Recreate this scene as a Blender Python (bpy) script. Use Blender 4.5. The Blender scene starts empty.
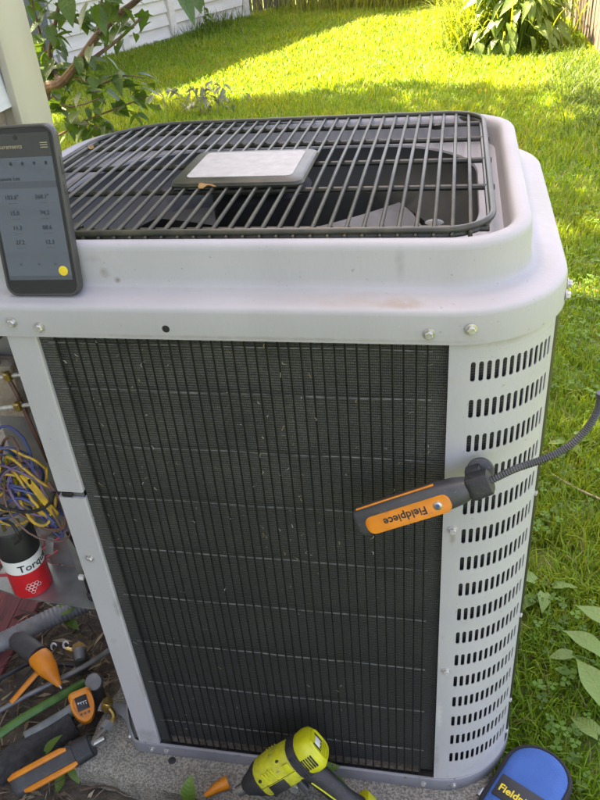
import bpy, bmesh, math, random
import numpy as np
from mathutils import Vector, Matrix, Euler
random.seed(7); rng = np.random.default_rng(7)
scene = bpy.context.scene
C = scene.collection
R_ = math.radians

# ------------------------------------------------------------------ camera
cam_d = bpy.data.cameras.new('camera'); cam = bpy.data.objects.new('camera', cam_d); C.objects.link(cam)
CAM = Vector((0.4816, -0.6676, 1.1468)); CROT = Euler((0.9861, 0.0766, 0.1774), 'XYZ'); FPX = 760.75
cam.location = CAM; cam.rotation_euler = CROT
cam_d.sensor_width = 36; cam_d.lens = FPX/800*36; cam_d.clip_start = 0.02; cam_d.clip_end = 300
scene.camera = cam
# ------------------------------------------------------------------ sky, sun, exposure
SUN_EL = R_(57); SUN_H = Vector((-0.93, 0.36, 0)).normalized()
to_sun = Vector((SUN_H.x*math.cos(SUN_EL), SUN_H.y*math.cos(SUN_EL), math.sin(SUN_EL)))
world = bpy.data.worlds.new('World'); scene.world = world; world.use_nodes = True
wn = world.node_tree; sky = wn.nodes.new('ShaderNodeTexSky'); sky.sky_type = 'NISHITA'; sky.sun_disc = False
sky.sun_elevation = SUN_EL; sky.sun_rotation = math.atan2(to_sun.x, to_sun.y); sky.air_density = 0.7; sky.dust_density = 3.0; sky.ozone_density = 0.4
bg = wn.nodes['Background']; bg.inputs['Strength'].default_value = 0.15
wn.links.new(sky.outputs[0], bg.inputs['Color'])
sun_d = bpy.data.lights.new('sun', 'SUN'); sun_d.energy = 5.0; sun_d.angle = R_(0.53); sun_d.color = (1, .94, .84)
sun = bpy.data.objects.new('sun', sun_d); C.objects.link(sun); sun.location = (-6, 3, 9)
sun.rotation_euler = (-to_sun).to_track_quat('-Z', 'Y').to_euler()
vs = scene.view_settings; vs.view_transform = 'Standard'; vs.look = 'None'; vs.gamma = 1; vs.exposure = 2.85
vs.use_white_balance = True; vs.white_balance_temperature = 8600; vs.white_balance_tint = 18   # camera balanced for open shade
scene.render.engine = 'CYCLES'

def at(px, py, axis, val):
    """point of the plane axis=val seen at photograph pixel (px,py), used while measuring the place"""
    d = CROT.to_matrix() @ Vector(((px-300)/FPX, -(py-400)/FPX, -1))
    return CAM + d*((val-CAM[axis])/d[axis])

# ------------------------------------------------------------------ materials
def mat(name, col, rough=.5, metal=0., col2=None, nscale=8., nstretch=(1,1,1), bump=0., bscale=60., spec=.5, coat=0., emit=0., detail=4, lo=.35, hi=.65, transl=0.):
    m = bpy.data.materials.new(name); m.use_nodes = True; nt = m.node_tree; b = nt.nodes['Principled BSDF']
    b.inputs['Base Color'].default_value = (*col, 1); b.inputs['Roughness'].default_value = rough; b.inputs['Metallic'].default_value = metal
    b.inputs['Specular IOR Level'].default_value = spec; b.inputs['Coat Weight'].default_value = coat
    if emit: b.inputs['Emission Color'].default_value = (*col, 1); b.inputs['Emission Strength'].default_value = emit
    tc = nt.nodes.new('ShaderNodeTexCoord'); mp = nt.nodes.new('ShaderNodeMapping'); mp.inputs['Scale'].default_value = nstretch
    nt.links.new(tc.outputs['Object'], mp.inputs['Vector'])
    if col2:
        n = nt.nodes.new('ShaderNodeTexNoise'); n.inputs['Scale'].default_value = nscale; n.inputs['Detail'].default_value = detail
        r = nt.nodes.new('ShaderNodeValToRGB'); r.color_ramp.elements[0].position = lo; r.color_ramp.elements[1].position = hi
        r.color_ramp.elements[0].color = (*col, 1); r.color_ramp.elements[1].color = (*col2, 1)
        nt.links.new(mp.outputs[0], n.inputs['Vector']); nt.links.new(n.outputs['Fac'], r.inputs[0]); nt.links.new(r.outputs[0], b.inputs['Base Color'])
    if bump:
        n2 = nt.nodes.new('ShaderNodeTexNoise'); n2.inputs['Scale'].default_value = bscale; n2.inputs['Detail'].default_value = 5
        bp = nt.nodes.new('ShaderNodeBump'); bp.inputs['Strength'].default_value = bump; bp.inputs['Distance'].default_value = .01
        nt.links.new(mp.outputs[0], n2.inputs['Vector']); nt.links.new(n2.outputs['Fac'], bp.inputs['Height']); nt.links.new(bp.outputs[0], b.inputs['Normal'])
    if transl: add_transl(m, transl)
    return m
def add_transl(m, w, tint=(1.25, 1.25, .55)):
    nt = m.node_tree; b = nt.nodes['Principled BSDF']; out = nt.nodes['Material Output']
    t = nt.nodes.new('ShaderNodeBsdfTranslucent'); mx = nt.nodes.new('ShaderNodeMixShader'); mx.inputs[0].default_value = w
    mu = nt.nodes.new('ShaderNodeMixRGB'); mu.blend_type = 'MULTIPLY'; mu.inputs[0].default_value = 1; mu.inputs[2].default_value = (*tint, 1)
    l = b.inputs['Base Color'].links
    if l: nt.links.new(l[0].from_socket, mu.inputs[1])
    else: mu.inputs[1].default_value = b.inputs['Base Color'].default_value
    nt.links.new(mu.outputs[0], t.inputs['Color']); nt.links.new(b.outputs[0], mx.inputs[1]); nt.links.new(t.outputs[0], mx.inputs[2]); nt.links.new(mx.outputs[0], out.inputs['Surface'])
def attr_mat(name, rough=.55, transl=.4, tint=(1.25,1.25,.5), spec=.35):
    m = mat(name, (.1,.15,.03), rough, spec=spec); nt = m.node_tree
    a = nt.nodes.new('ShaderNodeAttribute'); a.attribute_name = 'tint'
    nt.links.new(a.outputs['Color'], nt.nodes['Principled BSDF'].inputs['Base Color'])
    add_transl(m, transl, tint); return m

M = {}
M['paint'] = mat('grey paint', (.44,.43,.442), .5, 0, (.385,.377,.388), 5, (1,1,1), .05, 160, detail=6)
M['cap'] = mat('weathered cap paint', (.41,.40,.405), .58, 0, (.345,.337,.338), 7, (1,1,.5), .05, 150, detail=8, lo=.3, hi=.75)
def stain(m, spots):
    """rust, water-mark and darker tone spots with a shape of their own, added to a paint"""
    nt = m.node_tree; b = nt.nodes['Principled BSDF']; src = b.inputs['Base Color'].links[0].from_socket
    tc = nt.nodes['Texture Coordinate']
    for (p, r, col, amt) in spots:
        s = nt.nodes.new('ShaderNodeMapping'); s.vector_type = 'POINT'
        s.inputs['Location'].default_value = [-p[i]/r[i] for i in range(3)]; s.inputs['Scale'].default_value = [1/x for x in r]
        g = nt.nodes.new('ShaderNodeTexGradient'); g.gradient_type = 'SPHERICAL'
        n = nt.nodes.new('ShaderNodeTexNoise'); n.inputs['Scale'].default_value = 90; n.inputs['Detail'].default_value = 6
        mu = nt.nodes.new('ShaderNodeMath'); mu.operation = 'MULTIPLY'; mr = nt.nodes.new('ShaderNodeMapRange'); mr.inputs[1].default_value = .12; mr.inputs[2].default_value = .42; mr.inputs[4].default_value = amt
        mx = nt.nodes.new('ShaderNodeMixRGB'); mx.inputs[2].default_value = (*col, 1)
        nt.links.new(tc.outputs['Object'], s.inputs[0]); nt.links.new(s.outputs[0], g.inputs[0]); nt.links.new(tc.outputs['Object'], n.inputs[0])
        nt.links.new(g.outputs['Fac'], mu.inputs[0]); nt.links.new(n.outputs['Fac'], mu.inputs[1]); nt.links.new(mu.outputs[0], mr.inputs[0])
        nt.links.new(mr.outputs[0], mx.inputs[0]); nt.links.new(src, mx.inputs[1]); src = mx.outputs[0]
    nt.links.new(src, b.inputs['Base Color'])
stain(M['cap'], [((.436,.006,.8075),(.035,.03,.0025),(.27,.18,.10),.5), ((.40,.012,.808),(.13,.03,.006),(.34,.30,.25),.5),
                 ((.118,.03,.828),(.010,.03,.009),(.22,.20,.17),.8), ((.107,.03,.843),(.016,.03,.007),(.30,.29,.27),.6), ((.131,.03,.820),(.006,.03,.006),(.16,.13,.10),.8),
                 ((.432,.03,.838),(.009,.03,.032),(.30,.295,.29),.7), ((.30,-.005,.7735),(.36,.02,.0035),(.26,.23,.20),.55),  # second entry: long darker band along the lower edge of the lip
                 ((.59,.3,.81),(.03,.2,.02),(.33,.34,.29),.5), ((.58,.12,.8095),(.03,.09,.004),(.31,.30,.27),.5), ((.2,.033,.811),(.4,.01,.0035),(.31,.30,.28),.5)])  # last entry: darker band along the crease between ledge and wall
stain(M['paint'], [((.487,0,.16),(.008,.02,.05),(.55,.54,.53),.7), ((.486,0,.05),(.007,.02,.06),(.28,.26,.24),.6), ((.494,0,.507),(.006,.02,.018),(.24,.17,.12),.6), ((.02,0,.02),(.03,.02,.03),(.28,.26,.24),.6),
                   ((.034,0,.33),(.008,.02,.03),(.25,.23,.2),.6), ((.035,0,.15),(.006,.02,.05),(.28,.26,.24),.5), ((.53,.03,.765),(.08,.06,.008),(.31,.29,.27),.6), ((.56,.06,.02),(.10,.1,.03),(.33,.33,.37),.6), ((.018,0,.61),(.02,.02,.1),(.37,.36,.37),.4)])  # includes darker bands below the cap and at the panel foot
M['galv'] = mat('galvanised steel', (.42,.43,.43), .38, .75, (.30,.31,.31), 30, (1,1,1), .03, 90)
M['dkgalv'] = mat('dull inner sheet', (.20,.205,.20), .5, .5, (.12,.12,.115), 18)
M['rail'] = mat('base rail paint', (.27,.27,.29), .45, .1, (.21,.21,.225), 12)
M['black'] = mat('black', (.012,.012,.013), .5, 0, (.02,.02,.02), 20)
M['blackrub'] = mat('black rubber', (.018,.018,.02), .55, 0, (.03,.03,.032), 40, bump=.1, bscale=300)
M['wireblack'] = mat('black guard wire', (.004,.0045,.0045), .6, 0, (.010,.010,.009), 40, spec=.25)
M['wireglint'] = mat('dusty glinting guard wire', (.15,.153,.142), .5, .1, (.04,.042,.04), 45)  # pale mottled tone paints the glints on the dirty cross wires
M['grille'] = mat('grille coating', (.026,.028,.018), .38, 0, (.060,.058,.034), 40, spec=.45)
M['zinc'] = mat('zinc screw', (.62,.61,.60), .3, .5, (.4,.38,.34), 200)
M['screwpaint'] = mat('painted screw', (.56,.55,.56), .4, .2, (.4,.38,.35), 160)
M['phonecase'] = mat('phone case', (.045,.043,.042), .45, 0, (.055,.053,.05), 60)
M['screen'] = mat('screen blue grey', (.055,.070,.092), .12, emit=.035, coat=.6)
M['screenhead'] = mat('screen header', (.020,.020,.020), .12, emit=.01, coat=.6)
M['screenband'] = mat('screen band', (.040,.050,.066), .12, emit=.02, coat=.6)
M['screentext'] = mat('screen text', (.016,.020,.030), .3)
M['screentextl'] = mat('screen text light', (.20,.18,.12), .3, emit=.1)
M['orange'] = mat('orange plastic', (.72,.23,.012), .42, 0, (.60,.18,.012), 40)
M['greyplastic'] = mat('charcoal plastic', (.060,.062,.066), .45, 0, (.045,.047,.05), 60)
M['gooseneck'] = mat('gooseneck sleeve', (.075,.077,.08), .45, .2, (.05,.052,.055), 60)
M['steel'] = mat('steel', (.45,.45,.44), .3, .9, (.33,.33,.32), 80)
M['brass'] = mat('brass', (.56,.38,.13), .28, .9, (.40,.27,.10), 60)
M['lime'] = mat('lime plastic', (.56,.56,.018), .42, 0, (.46,.46,.02), 50)
M['limedirt'] = mat('scuffed lime', (.55,.54,.02), .5, 0, (.40,.40,.04), 90)
M['bagblue'] = mat('blue cordura', (.026,.105,.33), .8, 0, (.040,.135,.40), 14, bump=.35, bscale=700)
M['binding'] = mat('black binding', (.016,.016,.018), .8, bump=.4, bscale=500)
M['yellow'] = mat('yellow print', (.72,.52,.03), .6)
M['white'] = mat('white', (.72,.72,.70), .5)
M['red'] = mat('red can', (.62,.018,.025), .35, 0, (.50,.014,.02), 30)
M['teal'] = mat('teal print', (.03,.20,.30), .6)
M['concrete'] = mat('concrete', (.44,.41,.34), .95, 0, (.19,.175,.145), 330, (1,1,1), .6, 520, detail=6, lo=.38, hi=.60)
M['soil'] = mat('soil', (.060,.048,.036), .95, 0, (.13,.105,.08), 22, bump=1, bscale=60, detail=10)
M['lawnbase'] = mat('lawn thatch', (.075,.13,.014), .95, 0, (.12,.15,.022), 3, bump=1, bscale=70, detail=10)
M['shed'] = mat('white siding', (.70,.69,.66), .55, 0, (.60,.60,.57), 3, (1,1,6))
M['housesiding'] = mat('house siding', (.60,.60,.58), .6, 0, (.52,.52,.50), 14, (1,.3,4))
M['cornerboard'] = mat('cream trim', (.50,.455,.345), .6, 0, (.45,.41,.31), 9, (1,1,.4), .08, 60)
M['foundation'] = mat('tan foundation', (.36,.29,.22), .9, 0, (.27,.21,.16), 30, bump=.5, bscale=90)
M['roof'] = mat('shingle', (.06,.055,.05), .9, 0, (.10,.09,.08), 30)
M['fence'] = mat('weathered fence', (.19,.16,.115), .85, 0, (.10,.082,.06), 10, (3,3,.5), .3, 90)
M['darkfence'] = mat('shaded dark fence', (.15,.13,.10), .9, 0, (.09,.078,.06), 10, (3,3,.5), .3, 90)  # shade at the far end is put into these darker board colours
M['bark'] = mat('bark', (.13,.085,.055), .9, 0, (.075,.05,.035), 40, (1,1,.3), .5, 130)
M['twig'] = mat('pale stick', (.40,.34,.20), .8, 0, (.28,.22,.13), 60)
M['pipegrey'] = mat('grey tube', (.22,.22,.215), .5, .3, (.15,.15,.15), 40)
M['conduit'] = mat('grey conduit', (.20,.205,.21), .6, 0, (.15,.15,.155), 60)
M['foam'] = mat('foam insulation', (.030,.030,.030), .9, 0, (.05,.05,.048), 70, bump=.6, bscale=120)
M['lead'] = mat('taped line', (.22,.25,.25), .6, .2, (.13,.15,.15), 40)
M['green_hose'] = mat('green hose', (.06,.18,.03), .5, 0, (.045,.13,.025), 50)
M['redwood'] = mat('red stained wood', (.20,.05,.042), .8, 0, (.10,.03,.028), 30, (.15,1,1), .5, 100)
M['bin'] = mat('slate bin', (.10,.115,.13), .6)
M['dry'] = mat('dry leaf', (.36,.20,.06), .8, 0, (.26,.13,.04), 90)
M['plate'] = mat('label plate', (.42,.40,.36), .5, 0, (.30,.28,.25), 70, (1,1,1), detail=9, lo=.3, hi=.8)
for n, c in dict(yellow_w=(.60,.36,.03), blue_w=(.05,.075,.22), purple_w=(.15,.09,.19), brown_w=(.16,.075,.05), black_w=(.012,.012,.012), red_w=(.45,.03,.05)).items():
    M[n] = mat(n, c, .45, 0, tuple(x*.6+.02 for x in c), 120)
M['leafdark'] = mat('shrub leaf', (.045,.100,.022), .42, 0, (.070,.130,.030), 22, transl=.35)
M['leafhosta'] = mat('broad leaf', (.13,.22,.040), .42, 0, (.18,.27,.065), 16, transl=.3)
M['leafweed'] = mat('weed leaf', (.15,.26,.050), .5, 0, (.20,.30,.075), 18, bump=.3, bscale=60, transl=.3)
M['leafplain'] = mat('small leaf', (.14,.25,.04), .45, 0, (.10,.19,.035), 50, transl=.3)
M['crown'] = mat('tree leaf', (.05,.10,.022), .5, 0, (.08,.13,.03), 4, transl=.25)
M['grass'] = attr_mat('grass blade', .5, .45, (1.6,1.25,.6))
M['litter'] = attr_mat('litter', .9, .1, (1,1,1), .2)
def veins(m, n=7, slant=.75, light=(1.5,1.4,1.5)):
    nt = m.node_tree; b = nt.nodes['Principled BSDF']; tc = nt.nodes['Texture Coordinate']; sp = nt.nodes.new('ShaderNodeSeparateXYZ'); nt.links.new(tc.outputs['Object'], sp.inputs[0])
    def mm(op, a, c=None):
        k = nt.nodes.new('ShaderNodeMath'); k.operation = op
        for i, q in enumerate((a, c)):
            if q is None: continue
            if isinstance(q, (int, float)): k.inputs[i].default_value = q
            else: nt.links.new(q, k.inputs[i])
        return k.outputs[0]
    ay = mm('ABSOLUTE', sp.outputs['Y']); ph = mm('FRACT', mm('MULTIPLY', mm('SUBTRACT', sp.outputs['X'], mm('MULTIPLY', ay, slant)), n)); d = mm('ABSOLUTE', mm('SUBTRACT', ph, .5))
    side = mm('SUBTRACT', 1, mm('MULTIPLY', d, 16)); mid = mm('SUBTRACT', 1, mm('MULTIPLY', ay, 55)); v = mm('MAXIMUM', mm('MAXIMUM', side, mid), 0)
    mu = nt.nodes.new('ShaderNodeMixRGB'); mu.blend_type = 'MULTIPLY'; mu.inputs[2].default_value = (*light, 1); src = b.inputs['Base Color'].links[0].from_socket; tgt = [l.to_socket for l in src.links]
    nt.links.new(mm('MULTIPLY', v, .45), mu.inputs[0]); nt.links.new(src, mu.inputs[1])
    for t in tgt: nt.links.new(mu.outputs[0], t)
    bp = nt.nodes.new('ShaderNodeBump'); bp.inputs['Strength'].default_value = .35; bp.inputs['Distance'].default_value = .006; bp.invert = True
    nt.links.new(mm('ADD', mm('MULTIPLY', v, .7), mm('MULTIPLY', d, -.35)), bp.inputs['Height']); nt.links.new(bp.outputs[0], b.inputs['Normal'])
veins(M['leafweed'], 8); veins(M['leafhosta'], 5, .3); veins(M['leafdark'], 6); veins(M['leafplain'], 6)
def specks(m, scale, thr, col, amt):
    nt = m.node_tree; b = nt.nodes['Principled BSDF']; src = b.inputs['Base Color'].links[0].from_socket; tc = nt.nodes['Texture Coordinate']
    n = nt.nodes.new('ShaderNodeTexNoise'); n.inputs['Scale'].default_value = scale; n.inputs['Detail'].default_value = 3; mr = nt.nodes.new('ShaderNodeMapRange'); mr.inputs[1].default_value = thr; mr.inputs[2].default_value = thr+.05; mr.inputs[4].default_value = amt
    mx = nt.nodes.new('ShaderNodeMixRGB'); mx.inputs[2].default_value = (*col, 1)
    nt.links.new(tc.outputs['Object'], n.inputs[0]); nt.links.new(n.outputs['Fac'], mr.inputs[0]); nt.links.new(mr.outputs[0], mx.inputs[0]); nt.links.new(src, mx.inputs[1]); nt.links.new(mx.outputs[0], b.inputs['Base Color'])
for k_ in ('paint','cap'):
    specks(M[k_], 170, .70, (.24,.22,.19), .7); specks(M[k_], 34, .66, (.37,.355,.34), .5); specks(M[k_], 420, .70, (.52,.52,.52), .5)
specks(M['rail'], 120, .66, (.12,.11,.10), .8); specks(M['limedirt'], 130, .62, (.18,.17,.06), .7); specks(M['lime'], 130, .68, (.18,.17,.06), .6); specks(M['greyplastic'], 200, .66, (.14,.135,.125), .5); specks(M['orange'], 160, .68, (.25,.10,.03), .6); specks(M['blackrub'], 220, .64, (.09,.085,.075), .5)
# coil: fine fins and tube rows with dust lodged in it
m = mat('coil fins', (.012,.013,.013), .7, .15); nt = m.node_tree; b = nt.nodes['Principled BSDF']; tc = nt.nodes['Texture Coordinate']
wv = nt.nodes.new('ShaderNodeTexWave'); wv.bands_direction = 'Z'; wv.inputs['Scale'].default_value = 95; wv.inputs['Distortion'].default_value = 2.2; wv.inputs['Detail'].default_value = 3; wv.inputs['Detail Scale'].default_value = 9
wx = nt.nodes.new('ShaderNodeTexWave'); wx.bands_direction = 'X'; wx.inputs['Scale'].default_value = 150; wx.inputs['Distortion'].default_value = .5
n1 = nt.nodes.new('ShaderNodeTexNoise'); n1.inputs['Scale'].default_value = 9; n1.inputs['Detail'].default_value = 8; n1.inputs['Roughness'].default_value = .7
n2 = nt.nodes.new('ShaderNodeTexNoise'); n2.inputs['Scale'].default_value = 260; n2.inputs['Detail'].default_value = 3
sp = nt.nodes.new('ShaderNodeSeparateXYZ'); mr = nt.nodes.new('ShaderNodeMapRange'); mr.inputs[1].default_value = .25; mr.inputs[2].default_value = .80; mr.inputs[3].default_value = .10; mr.inputs[4].default_value = .62
def math_(op, a, b_=None):
    k = nt.nodes.new('ShaderNodeMath'); k.operation = op
    for i, s in enumerate((a, b_)):
        if s is None: continue
        if isinstance(s, (int, float)): k.inputs[i].default_value = s
        else: nt.links.new(s, k.inputs[i])
    return k.outputs[0]
for n in (wv, wx, n1, n2): nt.links.new(tc.outputs['Object'], n.inputs['Vector'])
nt.links.new(tc.outputs['Object'], sp.inputs[0]); nt.links.new(sp.outputs['Z'], mr.inputs[0])
ribs = math_('MULTIPLY', wv.outputs['Fac'], math_('ADD', math_('MULTIPLY', wx.outputs['Fac'], .45), .55))
dust = math_('MULTIPLY', math_('MULTIPLY', math_('POWER', n1.outputs['Fac'], 1.6), mr.outputs[0]), math_('MULTIPLY', math_('ADD', ribs, .35), math_('ADD', n2.outputs['Fac'], .3)))
dustc = nt.nodes.new('ShaderNodeMixRGB'); dustc.inputs[1].default_value = (.012,.0135,.0135,1); dustc.inputs[2].default_value = (.14,.135,.112,1)
rb = nt.nodes.new('ShaderNodeMixRGB'); rb.blend_type = 'ADD'; rb.inputs[0].default_value = 1
rc = nt.nodes.new('ShaderNodeMixRGB'); rc.inputs[1].default_value = (0,0,0,1); rc.inputs[2].default_value = (.036,.039,.037,1); nt.links.new(ribs, rc.inputs[0])
dm = math_('MULTIPLY', dust, 3.6)
nt.links.new(dm, dustc.inputs[0]); nt.links.new(dustc.outputs[0], rb.inputs[1]); nt.links.new(rc.outputs[0], rb.inputs[2]); nt.links.new(rb.outputs[0], b.inputs['Base Color'])
bp = nt.nodes.new('ShaderNodeBump'); bp.inputs['Strength'].default_value = .7; bp.inputs['Distance'].default_value = .002
nt.links.new(ribs, bp.inputs['Height']); nt.links.new(bp.outputs[0], b.inputs['Normal']); M['coil'] = m

# ------------------------------------------------------------------ mesh helpers
class MB:
    def __init__(s): s.v = []; s.f = []; s.mi = []
    def add(s, v, f, mi=0):
        o = len(s.v); s.v += [tuple(x) for x in v]; s.f += [tuple(i+o for i in q) for q in f]; s.mi += [mi]*len(f); return s
    def xf(s, mtx): s.v = [tuple(mtx @ Vector(p)) for p in s.v]; return s
    def merge(s, o, mtx=None):
        vv = o.v if mtx is None else [tuple(mtx @ Vector(p)) for p in o.v]
        n = len(s.v); s.v += vv; s.f += [tuple(i+n for i in q) for q in o.f]; s.mi += o.mi; return s
    def mesh(s, name, mats, smooth=True, angle=40):
        me = bpy.data.meshes.new(name); me.from_pydata(s.v, [], s.f)
        for q in (mats if isinstance(mats, (list, tuple)) else [mats]): me.materials.append(q)
        me.polygons.foreach_set('material_index', s.mi)
        if smooth:
            me.polygons.foreach_set('use_smooth', [True]*len(s.f)); me.set_sharp_from_angle(angle=R_(angle))
        me.update(); return me
def wloc(o):
    p = Vector((0,0,0))
    while o is not None: p = p + o.location; o = o.parent
    return p
def link(name, me, parent=None, local=False, loc=None, rot=None):
    o = bpy.data.objects.new(name, me); C.objects.link(o)
    if parent is not None:
        o.parent = parent
        if not local: o.location = -wloc(parent)
    if loc is not None: o.location = Vector(loc) + (Vector((0,0,0)) if (parent is None or local) else -wloc(parent))
    if rot is not None: o.rotation_euler = rot
    return o
def part(name, mb, mats, parent=None, local=False, smooth=True, angle=40):
    return link(name, mb.mesh(name, mats, smooth, angle), parent, local)
def thing(name, label, cat, loc=(0,0,0), rot=None, group=None):
    o = bpy.data.objects.new(name, None); C.objects.link(o); o.location = loc; o.empty_display_size = .05
    if rot is not None: o.rotation_euler = rot
    return tag(o, label, cat, group)
def tag(o, label=None, cat=None, group=None, kind=None):
    if label: o['label'] = label
    if cat: o['category'] = cat
    if group: o['group'] = group
    if kind: o['kind'] = kind
    return o
def box(x0, x1, y0, y1, z0, z1, bev=0, seg=2):
    b = MB()
    if not bev:
        v = [(x,y,z) for z in (z0,z1) for y in (y0,y1) for x in (x0,x1)]
        return b.add(v, [(0,2,3,1),(4,5,7,6),(0,1,5,4),(2,6,7,3),(0,4,6,2),(1,3,7,5)])
    bm = bmesh.new(); bmesh.ops.create_cube(bm, size=1)
    for q in bm.verts: q.co = Vector(((x0+x1)/2+q.co.x*(x1-x0), (y0+y1)/2+q.co.y*(y1-y0), (z0+z1)/2+q.co.z*(z1-z0)))
    bmesh.ops.bevel(bm, geom=bm.edges[:], offset=bev, segments=seg, affect='EDGES', profile=.5)
    bm.verts.index_update(); b.add([q.co for q in bm.verts], [[q.index for q in f.verts] for f in bm.faces]); bm.free(); return b
def tube(pts, r, seg=8, closed=False, caps=True, flat=1.):
    pts = [Vector(p) for p in pts]; n = len(pts); rr = r if isinstance(r, (list, tuple)) else [r]*n
    tang = []
    for i in range(n):
        a = pts[(i-1) % n] if (closed or i > 0) else pts[i]; c = pts[(i+1) % n] if (closed or i < n-1) else pts[i]
        tang.append((c-a).normalized())
    up = Vector((0,0,1)) if abs(tang[0].z) < .9 else Vector((1,0,0))
    nx = tang[0].cross(up).normalized(); v = []; f = []
    for i in range(n):
        if i: 
            nx = nx - tang[i]*nx.dot(tang[i]); nx.normalize()
        ny = tang[i].cross(nx)
        for k in range(seg):
            a = 2*math.pi*k/seg; v.append(pts[i] + (nx*math.cos(a) + ny*math.sin(a)*flat)*rr[i])
    for i in range(n if closed else n-1):
        j = (i+1) % n
        for k in range(seg):
            l = (k+1) % seg; f.append((i*seg+k, i*seg+l, j*seg+l, j*seg+k))
    if caps and not closed:
        f.append(tuple(range(seg))[::-1]); f.append(tuple((n-1)*seg+k for k in range(seg)))
    return MB().add(v, f)
def lathe(prof, seg=20, axis='Z'):
    """prof: list of (radius, height)"""
    v = []; f = []
    for (r, h) in prof:
        for k in range(seg):
            a = 2*math.pi*k/seg; v.append((r*math.cos(a), r*math.sin(a), h))
    for i in range(len(prof)-1):
        for k in range(seg):
            l = (k+1) % seg; f.append((i*seg+k, i*seg+l, (i+1)*seg+l, (i+1)*seg+k))
    f.append(tuple(range(seg))[::-1]); f.append(tuple((len(prof)-1)*seg+k for k in range(seg)))
    return MB().add(v, f)
def spline(pts, n=8):
    pts = [Vector(p) for p in pts]; P = [pts[0]*2-pts[1]] + pts + [pts[-1]*2-pts[-2]]; out = []
    for i in range(1, len(P)-2):
        for k in range(n):
            t = k/n; a, b_, c, d = P[i-1], P[i], P[i+1], P[i+2]
            out.append(.5*((2*b_) + (c-a)*t + (2*a-5*b_+4*c-d)*t*t + (3*b_-a-3*c+d)*t**3))
    out.append(pts[-1]); return out
def loft(rings, cap=False, closed=True):
    n = len(rings[0]); v = [p for r in rings for p in r]; f = []
    for i in range(len(rings)-1):
        for k in range(n if closed else n-1):
            l = (k+1) % n; f.append((i*n+k, i*n+l, (i+1)*n+l, (i+1)*n+k))
    if cap: f.append(tuple(range(n))[::-1]); f.append(tuple((len(rings)-1)*n+k for k in range(n)))
    return MB().add(v, f)
def text_mb(s, size, extr=.0004, bold=.0, bend=None):
    cu = bpy.data.curves.new('txt', 'FONT'); cu.body = s; cu.size = size; cu.extrude = extr; cu.offset = bold; cu.align_x = 'CENTER'; cu.align_y = 'CENTER'; cu.resolution_u = 3
    o = bpy.data.objects.new('txt', cu); C.objects.link(o); bpy.context.view_layer.update()
    me = bpy.data.meshes.new_from_object(o); b = MB().add([q.co.copy() for q in me.vertices], [tuple(p.vertices) for p in me.polygons])
    bpy.data.objects.remove(o); bpy.data.meshes.remove(me); bpy.data.curves.remove(cu); return b
def frame(loc, ex, ez):
    """matrix with local x along ex and local z near ez"""
    ex = Vector(ex).normalized(); ey = Vector(ez).cross(ex).normalized(); ez = ex.cross(ey)
    return Matrix.Translation(loc) @ Matrix((ex, ey, ez)).transposed().to_4x4()
def leaf_mb(L, W, cup=.18, droop=.25, tip=1.5, n=6, heart=.0, wave=0.):
    """a leaf lying along +x from the stalk, with a folded mid rib"""
    v = []; f = []
    for i in range(n+1):
        t = i/n; w = W/2*(math.sin(math.pi*min(1, (t*.92+.08))**(1/tip if tip > 0 else 1)))
        if i == n: w = 0.0003
        x = L*t - heart*L*.0; z = -droop*L*t*t
        wv_ = wave*W*math.sin(t*9)
        v += [(x - (heart*L*.12 if i == 0 else 0), w, z + cup*w + wv_), (x, 0, z), (x - (heart*L*.12 if i == 0 else 0), -w, z + cup*w - wv_)]
    for i in range(n):
        a = i*3; f += [(a, a+1, a+4, a+3), (a+1, a+2, a+5, a+4)]
    return MB().add(v, f)
def tinted(name, verts, faces_flat, npf, tint, mtl):
    """big mesh straight from arrays; tint is one colour per vertex"""
    me = bpy.data.meshes.new(name); nv = len(verts); nf = len(faces_flat)//npf
    me.vertices.add(nv); me.vertices.foreach_set('co', verts.astype(np.float32).ravel())
    me.loops.add(len(faces_flat)); me.loops.foreach_set('vertex_index', faces_flat.astype(np.int32))
    me.polygons.add(nf); me.polygons.foreach_set('loop_start', np.arange(nf, dtype=np.int32)*npf); me.polygons.foreach_set('loop_total', np.full(nf, npf, dtype=np.int32))
    a = me.color_attributes.new('tint', 'FLOAT_COLOR', 'POINT'); a.data.foreach_set('color', np.concatenate([tint, np.ones((nv,1))], 1).astype(np.float32).ravel())
    me.materials.append(mtl); me.update(calc_edges=True); me.validate(); return me

GZ = -.10     # lawn level; base rail top is z = 0
# ------------------------------------------------------------------ ground
gb = MB().add([(-40,-40,GZ),(40,-40,GZ),(40,40,GZ),(-40,40,GZ)], [(0,1,2,3)])
tag(part('ground', gb, M['lawnbase'], smooth=False), kind='structure')
n = 40; sv = []; sf = []
for j in range(n+1):
    for i in range(n+1):
        x = -1.2 + 1.75*i/n; y = -.75 + 1.5*j/n
        e = min(i, n-i, j, n-j)/n
        sv.append((x, y, GZ + .004 + (.012*math.sin(x*23+y*11)*math.sin(y*31-x*7) + .012 if e > .02 else 0)*.6 - (.03 if e == 0 else 0)))
for j in range(n):
    for i in range(n):
        a = j*(n+1)+i; sf.append((a, a+1, a+n+2, a+n+1))
tag(part('soil_bed', MB().add(sv, sf), M['soil']), kind='structure')

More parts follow.
